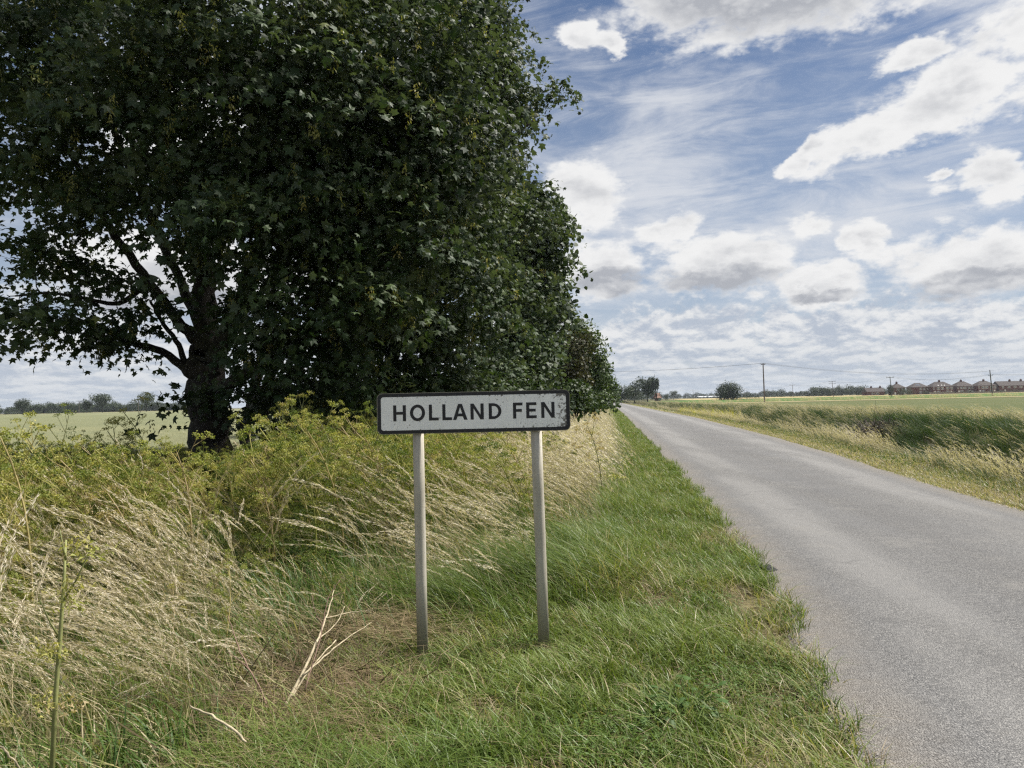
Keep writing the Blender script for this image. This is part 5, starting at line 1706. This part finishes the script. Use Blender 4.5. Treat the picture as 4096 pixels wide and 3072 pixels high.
def lights3(root, ro_, w_, depth):
    doors(root, ro_, w_, depth)
    sl = (8.3 - 5.0) / (depth / 2 + .35)
    for q in (-2.7, -.3, 1.4):
        m2 = MB(); m2.add([(q - .25, .55, 5.0 + .9 * sl + .1), (q + .25, .55, 5.0 + .9 * sl + .1), (q + .25, 1.05, 5.0 + 1.4 * sl + .1), (q - .25, 1.05, 5.0 + 1.4 * sl + .1)], np.array([(0, 1, 2, 3)])); m2.build('roof_light', M['white_frame'], ro_)


W2 = [(-.82, 3.2, .8, 1.3), (-.42, 3.1, 1.9, 1.4), (-.06, 3.1, 1.9, 1.4), (.42, 3.1, 1.9, 1.4), (.78, 3.1, 1.6, 1.4)]
G2 = [(-.4, .8, 2.0, 1.4), (.4, .8, 2.0, 1.4)]
house('low brown roofed bungalow left of the dark conifer', 866, 885, 520, 2.7, 5.6, 8, 'gable', [(-.35, .8, 1.5, 1.2), (.1, .8, 3.2, 1.3)], (-.2, .75), 'bungalow')
house('brick house half hidden behind the spreading bush', 893, 906, 500, 5.0, 8.0, 8, 'hip', [(-.3, 3.1, 1.6, 1.3), (.4, 3.1, 1.6, 1.3)], (0,), extra=doors)
house('brick house with solar panels on its hipped roof', 911.5, 929, 490, 5.0, 7.9, 8, 'hip', [(.02, 3.1, 1.5, 1.4), (.42, 3.1, 1.7, 1.4), (.80, 3.1, 1.2, 1.3)], (), extra=solar, low=[(0, .8, 1.5, 1.4)])
house('widest brick house with central chimney and small roof lights', 931.5, 954, 485, 5.0, 8.3, 8.5, 'hip', W2, (0,), extra=lights3, low=G2)
house('brick house with hipped roof fourth from the bungalow', 956, 974.5, 485, 5.0, 8.2, 8.5, 'hip', W2, (-.06,), extra=doors, low=G2)
house('brick house with hipped roof behind the bracket pole', 977, 997, 480, 5.0, 8.1, 8.5, 'hip', W2, (.05,), extra=doors, low=G2)
house('long brick terrace with straight ridge at the right edge', 998, 1046, 480, 4.6, 7.6, 8, 'gable', [(-.8, 3.0, 1.4, 1.2), (-.55, 3.0, 1.8, 1.2), (-.3, 3.0, 1.8, 1.2), (-.05, 3.0, 1.8, 1.2), (.2, 3.0, 1.8, 1.2), (.5, 3.0, 1.8, 1.2), (.8, 3.0, 1.8, 1.2)], (-.35, .12, .6), 'brick_terrace', extra=doors)
house('small farmhouse with red tiled roof by the lane bend', 655, 661.5, 345, 1.7, 4.0, 5, 'hip', [(.3, .6, 1.2, 1.0)], (), 'farmhouse', roof='red_tile')
for lab, px0, px1, d, h_, mt_ in (('grey board fence before the widest house', 929, 955, 468, 1.5, 'grey_fence'), ('low fence and wall before the right hand houses', 955.5, 1030, 466, 1.2, 'grey_fence')):
    xa, xb = bear(px0) * d, bear(px1) * d
    root = empty('garden_fence', ((xa + xb) / 2, d, 0)); tag(root, lab, 'fence')
    k = int((xb - xa) / 1.85)
    st_ = (xb - xa) / k
    m1 = MB(); m1.box(-st_ / 2 + .06, st_ / 2 - .06, -.03, .03, .05, h_); me1 = m1.mesh('panel', M[mt_])
    m1 = MB(); m1.box(-.055, .055, -.055, .055, -.2, h_ + .1); me2 = m1.mesh('fence_post', M[mt_])
    for q in range(k):
        for me_, nm, off in ((me1, 'panel', .5), (me2, 'fence_post', 0.)):
            ob = bpy.data.objects.new(nm, me_); ob.location = (-(xb - xa) / 2 + (q + off) * st_, 0, 0); link(ob, root)
for lab, px0, px1, d, h_ in (('long pale farm shed low on the horizon behind the slim pole', 788, 796, 830, 4.2), ('second pale shed right of the first on the horizon', 797, 806, 800, 3.6), ('pale glasshouse roofs far off beyond the barley', 698, 720, 1050, 3.2)):
    xa, xb = bear(px0) * d, bear(px1) * d
    root = empty('farm_shed', ((xa + xb) / 2, d, 0)); tag(root, lab, 'shed')
    w_ = xb - xa
    m1 = MB(); m1.box(-w_ / 2, w_ / 2, 0, 14, -.3, h_ * .6); m1.build('wall', M['pale_shed'], root)
    m1 = MB(); m1.add([(-w_ / 2 - .3, -.4, h_ * .6), (w_ / 2 + .3, -.4, h_ * .6), (w_ / 2 + .3, 7, h_), (-w_ / 2 - .3, 7, h_), (w_ / 2 + .3, 14.4, h_ * .6), (-w_ / 2 - .3, 14.4, h_ * .6)], [np.array([(0, 1, 2, 3), (3, 2, 4, 5)])]); m1.build('roof', M['pale_shed'], root)

# dead brown scrub on the far bank of the ditch
def scrub(label, px, d, w_, h_, seed, z0):
    r = np.random.default_rng(seed)
    x, y, _ = far(px, d)
    root = empty('dead_bush', (x, y, z0)); tag(root, label, 'shrub')
    mb_ = MB()
    for q in range(120):
        a_ = r.random() * 6.28
        p0_ = np.array((r.normal(0, w_ * .18), r.normal(0, w_ * .15), 0.))
        p2_ = p0_ + np.array((math.cos(a_) * w_ * .4, math.sin(a_) * w_ * .3, h_ * (.5 + .5 * r.random())))
        mb_.tube(np.array([p0_, (p0_ + p2_) / 2 + r.normal(0, .12, 3) + (0, 0, .15), p2_]), [.025, .016, .008], 3, cap=False)
        for _ in range(2):
            b0_ = p0_ + (p2_ - p0_) * (.4 + .5 * r.random())
            mb_.tube(np.array([b0_, b0_ + r.normal(0, .22, 3), b0_ + r.normal(0, .4, 3)]), [.011, .008, .005], 3, cap=False)
    mb_.build('branches', M['twig_brown'], root)['kind'] = 'stuff'
    lf_ = MB()
    c_ = np.stack([r.normal(0, w_ * .3, 60), r.normal(0, w_ * .25, 60), h_ * (.2 + .6 * r.random(60))], -1)
    leaves(lf_, c_, np.tile((0, 0, 1.), (60, 1)), 12, .08, (LEAF3, F3), .3, .2, .2, r)
    lf_.build('leaves', M['brown_leaf'], root)['kind'] = 'stuff'


for lab, px, s_, r_, w_, h_, sd_ in (('dark dead brown scrub on the far bank of the ditch', 786, 36, 5.9, 2.0, 1.5, 901), ('small dead bush on the near lip of the ditch', 762, 31, 3.0, 1.0, .8, 902)):
    n_ = float(nR(s_)) + r_
    x, y = XY(s_, n_)
    scrub(lab, 512 + FPX * x / y, y, w_, h_, sd_, float(Hsn(s_, n_)))

# ================================================================== the summer air: distant things fade a little
mt, t = new_mat('summer_haze')
pv = t.n('ShaderNodeVolumePrincipled')
pv.inputs['Color'].default_value = (.80, .88, 1.0, 1); pv.inputs['Density'].default_value = .00010
pv.inputs['Anisotropy'].default_value = .2
ov = t.n('ShaderNodeOutputMaterial'); t.link(pv.outputs[0], ov.inputs['Volume'])
mb = MB(); mb.box(-2600, 2600, -120, 5200, -2.8, 17.0)
hzo = mb.build('haze', M['summer_haze']); tag(hzo, 'thin pale summer haze over the fen', 'haze', kind='stuff')
